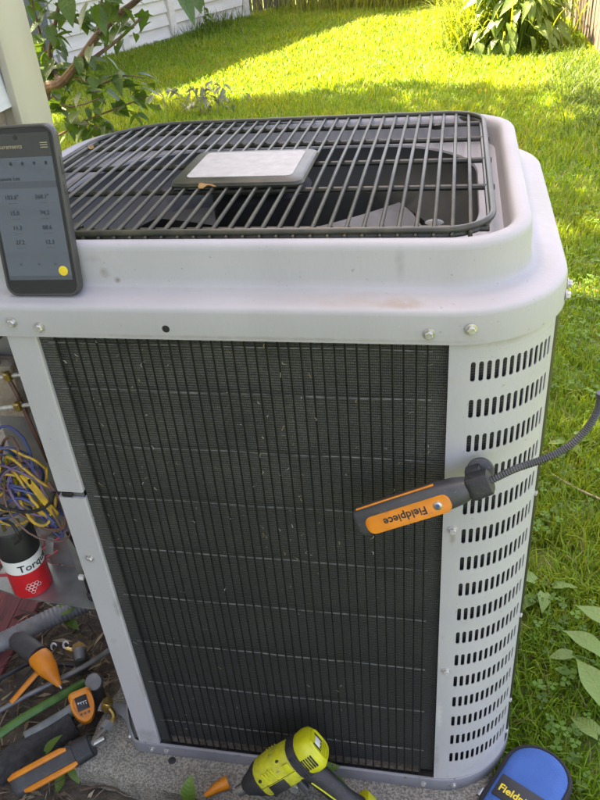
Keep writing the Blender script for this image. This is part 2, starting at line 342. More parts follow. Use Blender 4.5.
# ------------------------------------------------------------------ house (to the left, its far corner in view)
HX, HY = -.70, 1.49
house = thing('house', 'cream trimmed house corner with grey lap siding above a tan foundation', 'house', (-3.7, -1.5, GZ))
part('foundation', box(-6.6, HX-.03, -6, HY-.02, GZ-.05, .73), M['foundation'], house)
part('wall', box(-6.6, HX-.02, -6, HY-.015, .74, 3.05), M['housesiding'], house)
lap = MB().add([(HX-.02,-6,0),(HX-.02,HY-.17,0),(HX+.004,HY-.17,0),(HX+.004,-6,0),(HX-.02,-6,.13),(HX-.02,HY-.17,.13),(HX-.012,HY-.17,.13),(HX-.012,-6,.13)],
               [(0,1,2,3),(4,7,6,5),(3,2,6,7),(0,4,5,1),(1,5,6,2),(0,3,7,4)]).mesh('siding_board', M['housesiding'], False)
for k in range(19): link('siding_board', lap, house, loc=(0,0,.735+k*.12))
part('corner_board', box(HX-.04, HX+.014, HY-.172, HY, .0, 3.0, .004), M['cornerboard'], house)
part('corner_bead', box(HX, HX+.022, HY-.186, HY-.174, .3, 3.0, .003), M['cornerboard'], house)
rf = MB().add([(-.38,-6.4,3.0),(-.38,HY+.3,3.0),(-3.7,HY+.3,4.6),(-3.7,-6.4,4.6),(-7,HY+.3,3.0),(-7,-6.4,3.0),
               (-.38,-6.4,3.1),(-.38,HY+.3,3.1),(-3.7,HY+.3,4.72),(-3.7,-6.4,4.72),(-7,HY+.3,3.1),(-7,-6.4,3.1)],
              [(0,3,2,1),(3,5,4,2),(6,7,8,9),(9,8,10,11),(0,1,7,6),(4,5,11,10),(1,2,8,7),(2,4,10,8),(0,6,9,3),(3,9,11,5)])
part('roof', rf, M['roof'], house, smooth=False)

# ------------------------------------------------------------------ shed with lap siding
A = Vector((-3.75, 5.56, 0)); Bp = Vector((-2.2, 9.92, 0)); du = (Bp-A).normalized(); nu = Vector((du.y, -du.x, 0)); LL = (Bp-A).length
shed = thing('shed', 'white lap sided shed along the left side of the lawn', 'shed', (A.x, A.y, GZ))
def on(u, w, z): p = A + du*u + nu*w; return (p.x, p.y, z)
def slab(u0, u1, w0, w1, z0, z1, taper=0):
    v = [on(u0,w0,z0),on(u1,w0,z0),on(u1,w1,z0),on(u0,w1,z0),on(u0,w0,z1),on(u1,w0,z1),on(u1,w1-taper,z1),on(u0,w1-taper,z1)]
    return MB().add(v, [(0,1,2,3)[::-1],(4,5,6,7),(0,1,5,4),(1,2,6,5),(2,3,7,6),(3,0,4,7)])
part('wall', slab(0, LL, -2.4, 0, GZ-.05, 2.3), M['shed'], shed, smooth=False)
trims = [0.05, 1.30, 2.22, 3.05, LL-.06]
for a, c in zip(trims[:-1], trims[1:]):
    for k in range(18):
        part('siding_board', slab(a+.055, c-.055, .001, .032, GZ+.03+k*.13, GZ+.03+.13+k*.13-.007, .027), M['shed'], shed, smooth=False)
for u in trims: part('trim_board', slab(u-.05, u+.05, .002, .05, GZ+.02, 2.25), M['shed'], shed, smooth=False)
part('skirt_board', slab(.0, LL, .001, .02, GZ, GZ+.028), M['shed'], shed, smooth=False)
part('roof', MB().add([on(-.2,.3,2.25),on(LL+.2,.3,2.25),on(LL+.2,-1.2,2.9),on(-.2,-1.2,2.9),on(LL+.2,-2.7,2.25),on(-.2,-2.7,2.25),
                       on(-.2,.3,2.31),on(LL+.2,.3,2.31),on(LL+.2,-1.2,2.97),on(-.2,-1.2,2.97),on(LL+.2,-2.7,2.31),on(-.2,-2.7,2.31)],
                      [(0,3,2,1),(3,5,4,2),(6,7,8,9),(9,8,10,11),(0,1,7,6),(4,5,11,10),(1,2,8,7),(2,4,10,8),(0,6,9,3),(3,9,11,5)]), M['roof'], shed, smooth=False)
# slate bin in front of it
bn = thing('storage_bin', 'slate grey bin half hidden by shrub leaves before the white shed', 'bin', (-3.28, 5.95, GZ))
def rr(w, d, r, z, n=4):
    out = []
    for (sx, sy, a0) in ((1,1,0),(-1,1,90),(-1,-1,180),(1,-1,270)):
        for k in range(n+1):
            a = R_(a0+90*k/n); out.append((sx*(w/2-r)+r*math.cos(a), sy*(d/2-r)+r*math.sin(a), z))
    return out
part('body', loft([rr(.42,.46,.05,0),rr(.52,.56,.06,.86),rr(.56,.60,.06,.87),rr(.56,.60,.06,.91)], True), M['bin'], bn, True)
part('lid', loft([rr(.58,.63,.06,.915),rr(.58,.63,.06,.94),rr(.48,.50,.06,.98)], True), M['bin'], bn, True)

# ------------------------------------------------------------------ fences
def board_mesh(w, h, t, dog, mtl):
    v = [(-w/2,-t/2,0),(w/2,-t/2,0),(w/2,-t/2,h-dog),(w/2-dog,-t/2,h),(-w/2+dog,-t/2,h),(-w/2,-t/2,h-dog)]
    v += [(x,t/2,z) for (x,y,z) in v]; f = [(0,1,2,3,4,5),(11,10,9,8,7,6)] + [(i,i+6,(i+1)%6+6,(i+1)%6) for i in range(6)]
    return MB().add(v, f).mesh('board', mtl, False)
def fence(name, label, P0, P1, w, gap, h, mtl, seed, rails_back):
    rnd = random.Random(seed); P0 = Vector(P0); P1 = Vector(P1); d = (P1-P0); L = d.length; d.normalize(); ang = math.atan2(d.y, d.x)
    root = thing(name, label, 'fence', P0); ms = [board_mesh(w*(1+q), h, .02, .03, mtl) for q in (-.06, 0, .07)]
    x = w/2
    while x < L:
        p = P0 + d*x; link('board', rnd.choice(ms), root, loc=(p.x, p.y, p.z + rnd.uniform(-.02,.02)), rot=(rnd.uniform(-.012,.012), rnd.uniform(-.012,.012), ang+rnd.uniform(-.05,.05)))
        x += w + gap*rnd.uniform(.5, 1.6)
    nrm = Vector((-d.y, d.x, 0))*rails_back
    for z in (.3, 1.5):
        a = P0 + nrm*.04; c = P1 + nrm*.04; part('rail', tube([(a.x,a.y,P0.z+z),(c.x,c.y,P0.z+z)], .035, 4), mtl, root, smooth=False)
    k = 0.
    while k <= L:
        p = P0 + d*k + nrm*.11; part('post', box(p.x-.045,p.x+.045,p.y-.045,p.y+.045,P0.z,P0.z+h+.02), mtl, root, smooth=False); k += 2.4
    return root
fence('board_fence', 'shade-darkened weathered board fence closing off the far end of the lawn', (-2.6,10.62,GZ), (1.75,10.52,GZ), .14, .012, 1.75, M['darkfence'], 3, 1)
fence('board_fence', 'tan weathered board fence behind the leafy clump on the right', (1.62,5.1,GZ), (1.50,10.4,GZ), .125, .03, 1.75, M['fence'], 5, -1)

# ------------------------------------------------------------------ concrete pad
PR = R_(-6); pc = Vector((-.108,-.040,0))
def padp(u, w, z): return (pc.x + u*math.cos(PR) - w*math.sin(PR), pc.y + u*math.sin(PR) + w*math.cos(PR), z)
nu_, nw_ = 90, 80; PL_ = .668; pv = []; pf = []
prn = np.random.default_rng(3).normal(0, 1, (nw_+1, nu_+1))
for j in range(nw_+1):
    for i in range(nu_+1):
        u = PL_*i/nu_; w = .72*j/nw_; e = min(u, PL_-u, w, .72-w); z = -.0262 - .012*max(0, 1-e/.014)**2 + .0004*prn[j,i]
        x = padp(u + .002*math.sin(w*37+2*math.sin(w*90))*(e < .02), w + .002*math.sin(u*41+2*math.sin(u*83))*(e < .02), z); pv.append(x)
for j in range(nw_):
    for i in range(nu_):
        a = j*(nu_+1)+i; pf.append((a, a+1, a+nu_+2, a+nu_+1))
rim = [i for i in range(nu_+1)] + [j*(nu_+1)+nu_ for j in range(1, nw_+1)] + [nw_*(nu_+1)+i for i in range(nu_-1, -1, -1)] + [j*(nu_+1) for j in range(nw_-1, 0, -1)]
o = len(pv); pv += [(pv[i][0], pv[i][1], GZ-.03) for i in rim]
for k in range(len(rim)):
    l = (k+1) % len(rim); pf.append((rim[k], o+k, o+l, rim[l]))
pad = part('concrete_pad', MB().add(pv, pf), M['concrete']); tag(pad, 'rough grey concrete slab under the air conditioner', 'concrete slab')
h = lathe([(.0065,-.032),(.0065,-.0252),(.0055,-.0248)], 12).xf(Matrix.Translation((.057,-.012,0)))
part('plug', h, M['blackrub'], pad)

# ------------------------------------------------------------------ AIR CONDITIONER
ac = thing('air_conditioner', 'light grey outdoor air conditioner unit with black coil and slotted corner panel', 'air conditioner', (.24,.28,-.026))
S = .77
def outline(d, z=None, n=10):
    cs = [((.482,.115),.115,-90),((.482,.46),.115,0),((.05,.395),.18,90),((-.01,.12),.12,180)]; out = []
    for (c, r, a0) in cs:
        for k in range(n+1):
            a = R_(a0+90*k/n); out.append((c[0]+(r-d)*math.cos(a), c[1]+(r-d)*math.sin(a), z) if z is not None else (c[0]+(r-d)*math.cos(a), c[1]+(r-d)*math.sin(a)))
    return out
prof = [(-.001,.7705),(-.006,.770),(-.006,.7725),(-.0052,.800),(-.0044,.8036),(-.0018,.8062),(.003,.8074),(.025,.8098),(.0300,.8118),(.0322,.8160),(.0330,.8220),(.0345,.8510),(.0352,.8555),(.0380,.8588),(.0425,.8598),(.0500,.8588),(.0545,.8550),(.0565,.846),(.060,.8275)]
part('cap', loft([outline(d, z, 14) for d, z in prof]), M['cap'], ac, angle=60)
# fan opening deck and ring
oc = (.235,.288); ring_n = len(outline(.06, .828, 14))
def circ(r, z, n): 
    base = outline(.06, z, 14); out = []
    for p in base:
        a = math.atan2(p[1]-oc[1], p[0]-oc[0]); out.append((oc[0]-.02+(r*1.13)*math.cos(a), oc[1]+r*math.sin(a), z))
    return out
def opening(z, k=0.):
    cs = [((.372,.215),.14,-90),((.372,.358),.14,0),((.107,.338),.16,90),((.090,.215),.14,180)]; out = []
    for (c, r, a0) in cs:
        for q in range(15):
            a = R_(a0+90*q/14); p = Vector((c[0]+r*math.cos(a), c[1]+r*math.sin(a), 0)); b2 = math.atan2(p.y-oc[1], p.x-oc[0]); e = Vector((oc[0]+.222*math.cos(b2), oc[1]+.222*math.sin(b2), 0)); p = p.lerp(e, k); out.append((p.x, p.y, z))
    return out
part('deck', loft([outline(.060,.8275,14), opening(.8265), opening(.8235,.02)]), M['cap'], ac, angle=40)
M['shroud'] = mat('inner shroud paint', (.055,.057,.052), .5, 0, (.032,.034,.031), 9, detail=8)
part('fan_shroud', loft([opening(.8234,.02), opening(.800,.10), opening(.775,.6), opening(.755,.98), opening(.66,1.0)]), M['shroud'], ac, angle=50)
hub = lathe([(.0,.70),(.05,.70),(.055,.705),(.055,.735),(.05,.74),(0.,.74)], 24).xf(Matrix.Translation((oc[0],oc[1],0)))
fh = part('fan_hub', hub, M['galv'], ac)
bl = MB(); nb = 7
for k in range(3):
    rows = []
    for i in range(nb):
        t = i/(nb-1); row = []
        for j in range(9):
            s = j/8; r = .05+.165*t; a = R_(120*k - 32 + (62+18*t)*s - 10*t); row.append((oc[0]+r*math.cos(a), oc[1]+r*math.sin(a), .69+.075*s+.012*math.sin(math.pi*s)))
        rows.append(row)
    bl = loft(rows, closed=False)
    part('fan_blade', bl, M['shroud'] if k else M['dkgalv'], ac)  # right blade painted paler for reflected sky, the others dark like the inside
part('fan_motor', lathe([(.0,.745),(.062,.745),(.066,.75),(.066,.835),(.06,.842),(0,.842)], 28).xf(Matrix.Translation((oc[0],oc[1],0))), M['black'], ac)
# inner sheet that closes the compartment side and the dark body below the coil
part('compressor', lathe([(.0,-.02),(.085,-.02),(.09,.0),(.09,.27),(.07,.31),(.03,.325),(0.,.325)], 24).xf(Matrix.Translation((.22,.33,0))), M['black'], ac)
def path_ring(d, zlist, a_from, a_to):
    """open ring along the outline from the front-left start round to the left, for coil and guards"""
    o_ = outline(d, None, 14); n1 = 15
    front = [(x_, d) for x_ in np.linspace(.034, .482, 24)]; pts = front[:-1] + o_[0:n1] + o_[n1:2*n1] + o_[2*n1:3*n1]
    pts = pts + [(-.13+d, y_) for y_ in (.33,.25)]
    return pts
cp = path_ring(.012, None, 0, 0); ci = path_ring(.045, None, 0, 0)
coil = loft([[(x,y,.001) for x,y in cp], [(x,y,.775) for x,y in cp], [(x,y,.775) for x,y in ci], [(x,y,.001) for x,y in ci], [(x,y,.001) for x,y in cp]], closed=False)
coil_o = part('coil', coil, M['coil'], ac)
# bare coil end strip beside the corner panel
part('coil_end', box(.0370,.054,.0045,.0118,.002,.769,.001), M['coil'], ac)
# guard wires
vw = tube([(0,0,.003),(0,0,.772)], .0011, 6, caps=False).mesh('guard_wire', M['wireblack'])
for k in range(35): link('guard_wire', vw, ac, loc=(.0585+k*.01185+random.uniform(-.0005,.0005), .0022, 0), rot=(0, random.uniform(-.0012,.0012), 0))
for i, y_ in enumerate(np.arange(.135,.45,.012)): link('guard_wire', vw, ac, loc=(.5948, y_, 0))
for z_ in (.757,.697,.616,.534,.445,.353,.254,.159,.062):
    pts = [(x_, .0047+.0002*math.sin(x_*90), z_+.0006*math.sin(x_*37+z_*50)) for x_ in np.linspace(.047,.466,30)]
    part('guard_cross_wire', tube(pts, .0010, 6), M['wireglint'], ac)
    part('guard_cross_wire', tube([(.5922, y_, z_) for y_ in (.11,.28,.46)], .0011, 6), M['wireglint'], ac)
# posts: upper half belongs to the control box, lower half below a notched joint
def post(z0, z1, xoff=0):
    prof_ = [(.0005+xoff,.045),(.0005+xoff,.001),(.002+xoff,-.001),(.0350,-.001),(.0364,.001),(.0364,.0117),(.0350,.0117),(.0350,.003),(.003+xoff,.003),(.003+xoff,.045)]
    return loft([[(x,y,z0) for x,y in prof_],[(x,y,z1) for x,y in prof_]], True)
part('post', post(.543,.7695), M['paint'], ac, smooth=False)
part('post', post(.0005,.533,-.001), M['paint'], ac, smooth=False)
part('joint_clip', box(.004,.034,.0035,.006,.528,.548,.001), M['dkgalv'], ac)
part('joint_clip', box(.006,.020,-.0012,.003,.5345,.541,.0008), M['black'], ac)
# slotted corner panel
XC, RP = .4845, .1140
def wrap(u, z, off=0):
    x0 = .4826
    if u < XC-x0: return (x0+u, 0-off, z)
    th = (u-(XC-x0))/RP; return (XC+(RP+off)*math.sin(th), RP-(RP+off)*math.cos(th), z)
cb = MB(); NC, NR = 13, 16; U0 = .0245; PU = .0084; PZ = .0452; ZB = .0568; SW, SH = .0049, .0235
def cell(u0, u1, z0, z1):
    uc = (u0+u1)/2; zc = (z0+z1)/2; r = SW/2; hs = SH/2-r; hole = []; outer = []
    for (a0, s) in ((0,1),(180,-1)):
        for k in range(5):
            a = R_(a0+180*k/4); hole.append((uc+r*math.cos(a), zc+s*hs+r*math.sin(a)))
            t = k/4; outer.append(((u1+(u0-u1)*t) if s > 0 else (u0+(u1-u0)*t), z1 if s > 0 else z0))
    return hole, outer
for i in range(NC):
    for j in range(NR):
        hl, ou = cell(U0-PU/2+i*PU, U0+PU/2+i*PU, ZB-PZ/2+j*PZ, ZB+PZ/2+j*PZ); nn = len(hl)
        v = [wrap(*p) for p in hl] + [wrap(*p) for p in ou] + [wrap(*p, -.0012) for p in hl]; f = []
        for k in range(nn):
            l = (k+1) % nn; f.append((k, nn+k, nn+l, l)); f.append((k, l, 2*nn+l, 2*nn+k))
        cb.add(v, f)
UE = .139; us = [0] + list(np.linspace(.002, U0-PU/2, 5)); ue = list(np.linspace(U0-PU/2+NC*PU, UE, 5)); um = list(np.linspace(U0-PU/2, U0-PU/2+NC*PU, NC+1))
zt0, zt1 = ZB-PZ/2, ZB-PZ/2+NR*PZ
def sheet(ul, zl):
    return loft([[wrap(u, z) for u in ul] for z in zl], closed=False)
for b_ in (sheet(us, (.0005, zt0)), sheet(us, list(zt0+PZ*k for k in range(NR+1))), sheet(us, (zt1,.7695)), sheet(um, (.0005, zt0)), sheet(um, (zt1,.7695)), sheet(ue, (.0005, zt0)), sheet(ue, list(zt0+PZ*k for k in range(NR+1))), sheet(ue, (zt1,.7695))):
    cb.merge(b_)
cb.merge(loft([[wrap(0,z) for z in (.0005,.7695)], [wrap(0,z,-.010) for z in (.0005,.7695)]], closed=False))
cb.merge(loft([[wrap(UE,z) for z in (.0005,.7695)], [wrap(UE,z,-.006) for z in (.0005,.7695)]], closed=False))
part('corner_panel', cb, M['paint'], ac, angle=35)
part('coil_flange', loft([[wrap(u, z, .0006 if u > UE else -.0013) for u in np.linspace(.136,.176,8)] for z in (.001,.769)], closed=False), M['black'], ac)
# base rail and pan
bo = outline(-.0035, None, 14); n1 = 15
bpath = [(-.052,.075),(-.045,.052),(-.030,.024),(-.012,.0),(-.004,-.0034)] + [(x_, -.0035) for x_ in np.linspace(.004,.47,12)] + bo[0:n1] + bo[n1:2*n1] + bo[2*n1:3*n1] + [(-.1335,.34)]
def offp(path, d):
    out = []
    for i, p in enumerate(path):
        a = path[max(0,i-1)]; c = path[min(len(path)-1,i+1)]; t = Vector((c[0]-a[0], c[1]-a[1])).normalized(); out.append((p[0]-t.y*d, p[1]+t.x*d))
    return out
rings = [[(x,y,z) for x,y in offp(bpath, d)] for d, z in ((.001,-.0255),(0,-.025),(0,-.003),(.0006,-.0006),(.0022,.0002),(.0045,.0003))]
part('base_rail', loft(rings, closed=False), M['rail'], ac, angle=30)
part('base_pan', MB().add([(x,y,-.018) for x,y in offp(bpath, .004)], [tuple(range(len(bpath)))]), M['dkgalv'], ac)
part('base_sill', box(.040,.46,.006,.030,.0006,.008), M['soil'], ac, smooth=False)
part('base_strap', tube([(-.012,.012,-.014),(-.036,.049,-.014),(-.058,.062,-.014),(-.100,.063,-.014)], .010, 6, flat=.2), M['rail'], ac)
# screws
def screw_mesh(mtl, s=1.):
    b_ = lathe([(.0062*s,0),(.0062*s,.0010*s),(.0046*s,.0014*s)], 18)
    hx = []
    for z_, r_ in ((.0012*s,.0044*s),(.0042*s,.0044*s),(.0050*s,.0036*s)): hx.append([(r_*math.cos(R_(60*k)), r_*math.sin(R_(60*k)), z_) for k in range(6)])
    return b_.merge(loft(hx, True)).mesh('screw', mtl, True, 35)
sz = screw_mesh(M['zinc']); spn = screw_mesh(M['screwpaint']); ssm = screw_mesh(M['zinc'], .8)
def screw(p, nrm, me):
    q = Vector(nrm).to_track_quat('Z','Y'); o_ = link('screw', me, ac, loc=p); o_.rotation_euler = (q @ Euler((0,0,random.uniform(0,1))).to_quaternion()).to_euler()
for px, py, me in ((12,322,sz),(40,327,sz),(429,334,sz),(471,330,sz)):
    q = at(px, py, 1, -.0055); q.y = -.0056
    if px > 460: th = math.asin((q.x-.482)/.121); q = Vector((q.x, .115-.121*math.cos(th), q.z)); screw(q, (math.sin(th),-math.cos(th),0), me)
    else: screw(q, (0,-1,0), me)
for th, z_ in ((84,.786),(78,.779)): screw((.482+.1212*math.sin(R_(th)), .115-.1212*math.cos(R_(th)), z_), (math.sin(R_(th)),-math.cos(R_(th)),0), sz)
for z_ in (.52,.262): p_ = wrap(.0115, z_, 0); screw(p_, (.08,-1,0), spn)
screw((.0175,-.001,.427), (0,-1,0), sz)
for z_ in (.52,.30,.11,.03): p_ = wrap(UE+.002, z_, -.001); th = (UE+.002)/RP; screw(p_, (math.sin(th),-math.cos(th),0), ssm)
for x_ in (.022,.047,.467): screw((x_,-.0036,-.012), (0,-1,0), ssm)
screw((-.022,.0128,-.011), (-.8,-.6,0), ssm); screw((.513,.0005,-.012), (.27,-.96,0), ssm)
part('drilled_hole', lathe([(.0001,0),(.0040,0),(.0042,.0004),(.0001,.0005)], 14).xf(Matrix.Translation((.192,-.0056,.7825)) @ Matrix.Rotation(R_(90),4,'X')), M['black'], ac)
# control box behind the missing service panel
part('control_panel', box(-.128,-.001,.105,.108,.292,.766), M['galv'], ac, smooth=False)
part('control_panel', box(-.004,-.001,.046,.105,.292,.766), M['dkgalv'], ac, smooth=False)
sh = MB(); so = [(-.004,.028),(-.004,.103),(-.125,.103),(-.205,.14),(-.205,.05),(-.150,.036),(-.03,.026)]
sh.merge(loft([[(x,y,.288) for x,y in so],[(x,y,.2915) for x,y in so]], True)); part('control_shelf', sh, M['galv'], ac, smooth=False)
part('contactor', box(-.118,-.062,.075,.104,.60,.68,.004), M['foundation'], ac)
for z_ in (.655,.61):
    rod = part('terminal_rod', tube([(-.125,.052,z_+.012),(-.03,.058,z_+.026)], .0028, 8), M['zinc'], ac)
    part('terminal_lug', lathe([(.004,0),(.006,.002),(.006,.010),(.004,.012)], 8).xf(Matrix.Translation((-.055,.055,z_+.017))), M['brass'], ac)
part('relay', box(-.128,-.06,.070,.104,.72,.765,.003), M['brown_w'], ac)
part('inner_bracket', box(-.045,-.006,.048,.050,.33,.50), M['galv'], ac, smooth=False)
part('copper_tube', tube(spline([(-.10,.09,.70),(-.07,.075,.66),(-.055,.07,.58),(-.06,.085,.52)]), .003, 8), M['brown_w'], ac)
# wiring
wr = random.Random(11)
def loop(mat_, c, r, tilt, n=1, rad=.0022, off=0, squash=1.25, ang0=0, ang1=360):
    pts = []
    for k in range(int(26*n)+1):
        a = R_(ang0 + (ang1-ang0)*k/(26*n)); q = r*(1+.12*math.sin(a*2+off)+.07*math.sin(a*3+off*2))
        pts.append(Vector((c[0]-.010+q*math.cos(a), c[1]+.010*math.sin(a*1.5+off)+wr.uniform(-.001,.001), c[2]+q*squash*math.sin(a)+tilt*q*math.cos(a))))
    part('wire', tube(pts, rad, 7), M[mat_], ac)
for args in [('yellow_w',(-.060,.040,.535),.036,.3),('yellow_w',(-.048,.034,.520),.030,-.5),('yellow_w',(-.088,.032,.500),.036,.1),('yellow_w',(-.082,.030,.493),.040,.15),
             ('yellow_w',(-.055,.028,.500),.022,-1.2),('blue_w',(-.080,.036,.545),.032,.4),('blue_w',(-.070,.040,.550),.038,-.2),('blue_w',(-.050,.030,.492),.024,-1.0),('blue_w',(-.046,.026,.487),.028,-.9),
             ('blue_w',(-.100,.036,.505),.034,.2),('purple_w',(-.050,.030,.515),.030,-.6),('purple_w',(-.045,.028,.510),.036,-.8),('purple_w',(-.066,.034,.520),.026,.3),('brown_w',(-.050,.026,.490),.042,-.7),
             ('brown_w',(-.070,.038,.550),.026,.6),('black_w',(-.075,.030,.515),.030,.7),('blue_w',(-.095,.045,.56),.025,-.3),('purple_w',(-.105,.040,.53),.03,.5),('yellow_w',(-.105,.030,.535),.028,.4)]:
    loop(*args, rad=wr.uniform(.0014,.0023), off=wr.uniform(0,6))
for mat_, pts in (('black_w',[(-.12,.022,.495),(-.085,.018,.487),(-.055,.015,.490),(-.03,.018,.503),(-.02,.022,.52)]), ('brown_w',[(-.03,.03,.53),(-.012,.02,.50),(-.018,.016,.465),(-.05,.022,.452),(-.09,.03,.47)]),
                  ('black_w',[(-.115,.03,.41),(-.10,.026,.425),(-.098,.022,.44),(-.105,.026,.452),(-.12,.03,.455)]), ('black_w',[(-.02,.03,.48),(-.012,.022,.45),(-.010,.022,.42)]),
                  ('black_w',[(-.034,.04,.43),(-.030,.05,.37),(-.034,.045,.33),(-.034,.045,.294)]), ('yellow_w',[(-.062,.024,.545),(-.048,.020,.525),(-.036,.018,.500),(-.028,.020,.478)]), ('yellow_w',[(-.057,.026,.545),(-.043,.022,.523),(-.032,.020,.500),(-.026,.022,.482)]),
                  ('blue_w',[(-.11,.03,.48),(-.09,.024,.50),(-.07,.022,.505),(-.05,.022,.49),(-.035,.022,.465)]), ('red_w',[(-.20,.05,.335),(-.15,.06,.345),(-.12,.075,.35),(-.09,.10,.36)]), ('red_w',[(-.20,.05,.315),(-.15,.055,.322),(-.10,.095,.335)])):
    part('wire', tube(spline(pts, 6), .0026 if mat_ != 'black_w' else .0024, 7), M[mat_], ac)
for q in [(-.030,.045,.300),(-.017,.05,.33)]:
    part('rubber_grommet', lathe([(.007,-.008),(.008,-.005),(.008,.003),(.005,.006)], 12).xf(Matrix.Translation(q)), M['blackrub'], ac)
part('terminal_lug', box(-.034,-.026,.03,.036,.345,.352,.001), M['white'], ac)
part('capacitor_strap', tube(spline([(-.070,.095,.405),(-.066,.06,.41),(-.064,.040,.415),(-.066,.030,.395)]), .006, 6, flat=.2), M['dkgalv'], ac)

# ---- top grille
gz = .8615; gr = thing('x','x','x'); bpy.data.objects.remove(gr)
def gout(d, z, n=10):
    cs = [((.470,.115),.052,-90),((.470,.480),.050,0),((.062,.405),.120,90),((.03,.165),.105,180)]; out = []
    for (c, r, a0) in cs:
        for k in range(n+1):
            a = R_(a0+90*k/n); out.append((c[0]+(r-d)*math.cos(a), c[1]+(r-d)*math.sin(a), z))
    return out
go = gout(0, gz, 10); G = part('grille', tube(go, .0036, 10, closed=True), M['grille'], ac)
part('rim_rod', tube(gout(.003, gz-.0068), .0030, 8, closed=True), M['grille'], G)
poly = [(p[0],p[1]) for p in go]
def yspan(x):
    ys = []
    for i in range(len(poly)):
        a = poly[i]; c = poly[(i+1) % len(poly)]
        if (a[0]-x)*(c[0]-x) < 0: ys.append(a[1]+(c[1]-a[1])*(x-a[0])/(c[0]-a[0]))
    return (min(ys), max(ys)) if len(ys) >= 2 else None
x = -.0525
while x < .512:
    sp_ = yspan(x)
    if sp_: part('bar', tube([(x,sp_[0]-.0045,gz-.0105),(x,sp_[0]-.0035,gz-.0045),(x,sp_[0]+.001,gz-.0010),(x,(sp_[0]+sp_[1])/2,gz+.0015),(x,sp_[1]-.001,gz-.001),(x,sp_[1]+.003,gz-.005)], .0023, 8, caps=False), M['grille'], G)
    x += .0178
def xspan(y):
    xs = []
    for i in range(len(poly)):
        a = poly[i]; c = poly[(i+1) % len(poly)]
        if (a[1]-y)*(c[1]-y) < 0: xs.append(a[0]+(c[0]-a[0])*(y-a[1])/(c[1]-a[1]))
    return (min(xs), max(xs))
for y_ in (.085,.212,.315,.412,.492):
    xs = xspan(y_); part('cross_bar', tube([(xs[0]-.006,y_,gz-.0070),(xs[1]+.006,y_,gz-.0070)], .0036, 8), M['grille'], G)
for x_, y_ in ((.463,.10),(.455,.495),(.10,.50),(.06,.10)):
    part('clip', lathe([(.010,gz-.012),(.010,gz-.006),(.005,gz-.004)], 10).xf(Matrix.Translation((x_,y_,0))), M['grille'], G)
pl = loft([[(.2245+x*.95,.266+y*.93,z) for x,y,z in rr(w,d,r,zz)] for w,d,r,zz in ((.172,.142,.012,gz+.0015),(.174,.144,.012,gz+.004),(.171,.141,.012,gz+.0075),(.166,.136,.012,gz+.009))], True)
plt = part('name_plate', pl, M['grille'], G, angle=30)
part('label', loft([[(.2245+x*.95,.270+y*.93,z) for x,y,z in rr(.140,.112,.008,zz)] for zz in (gz+.0086,gz+.0096)], True), M['plate'], plt, smooth=False)

# ------------------------------------------------------------------ things on and by the unit
# clippings stuck to the coil
cv = []; cf = []; ct = []
for k in range(150):
    x_ = random.uniform(.042,.475) if k > 60 else random.gauss(random.choice((.07,.13,.30)),.02); z_ = random.uniform(.02,.762) if random.random() < .45 else random.uniform(.45,.762)
    L = random.uniform(.002,.0085); a = random.gauss(1.2,.9); w_ = random.uniform(.0003,.0006); c_ = random.choice([(.42,.40,.33),(.30,.27,.18),(.48,.47,.42),(.33,.22,.10)]); y0 = random.uniform(.0005,.0030); cur = random.uniform(-.8,.8)
    q = []
    px_, pz_ = x_, z_
    for i in range(4):
        q.append((px_, y0 - .0006*i*random.random(), pz_)); px_ += L/3*math.cos(a); pz_ += L/3*math.sin(a); a += cur
    o = len(cv)
    for (X, Y, Z) in q: cv += [(X-w_,Y,Z-w_*.4),(X+w_,Y-.0002,Z+w_*.4)]; ct += [c_, c_]
    for i in range(3): cf += [o+2*i, o+2*i+1, o+2*i+3, o+2*i+2]
clip = link('grass_clippings', tinted('grass_clippings', np.array(cv), np.array(cf), 4, np.array(ct), M['litter'])); tag(clip, 'dry grass clippings and fluff caught on the black coil', 'clippings', kind='stuff')
# dry curled leaves on the grille
dl = leaf_mb(.020,.011,.5,.4,1.4,6,0,.12)
for p_, rz, lab in (((.185,.185,gz+.006),.6,'dry curled brown leaf on the grille against the name plate'),((-.030,.365,gz+.007),2.2,'small dry brown leaf on the grille near its rounded back corner')):
    me = dl.mesh('dry_leaf', M['dry']); o_ = link('dry_leaf', me, None, loc=p_, rot=(.15,-.3,rz)); tag(o_, lab, 'leaf', 'dry leaves on the grille')
# phone
ph = thing('mobile_phone', 'mobile phone in a dark case leaning on the unit cap, screen lit', 'phone', (.053,.0125,.8098), (-R_(11.5),0,-R_(.4)))
ph.rotation_mode = 'XYZ'; ph.rotation_euler = (Matrix.Rotation(R_(-.4),3,'Z') @ Matrix.Rotation(R_(-11.5),3,'X') @ Matrix.Rotation(R_(-1.0),3,'Y')).to_euler()
PW, PHt = .0865, .174
def rrxz(w, h_, r, y, n=6): return [(x, y, z+PHt/2) for x, z, _ in rr(w, h_, r, 0, n)]
part('case', loft([rrxz(PW-.004,PHt-.004,.011,.0105),rrxz(PW,PHt,.0125,.008),rrxz(PW,PHt,.0125,.001),rrxz(PW-.0025,PHt-.0025,.0115,-.0012),rrxz(PW-.0055,PHt-.0055,.010,-.0012),rrxz(PW-.0065,PHt-.0065,.0095,.0)], True), M['phonecase'], ph, True)
scr = part('screen', loft([rrxz(PW-.007,PHt-.007,.009,.0002),rrxz(PW-.0072,PHt-.0072,.009,-.0003)], True), M['black'], ph, True, smooth=False)
def sp_rect(x0, x1, z0, z1, y, mtl, name='screen_area'):
    part(name, MB().add([(x0,y,z0),(x1,y,z0),(x1,y,z1),(x0,y,z1)], [(0,1,2,3)]), M[mtl], scr, True, smooth=False)
sw = (PW-.013)/2
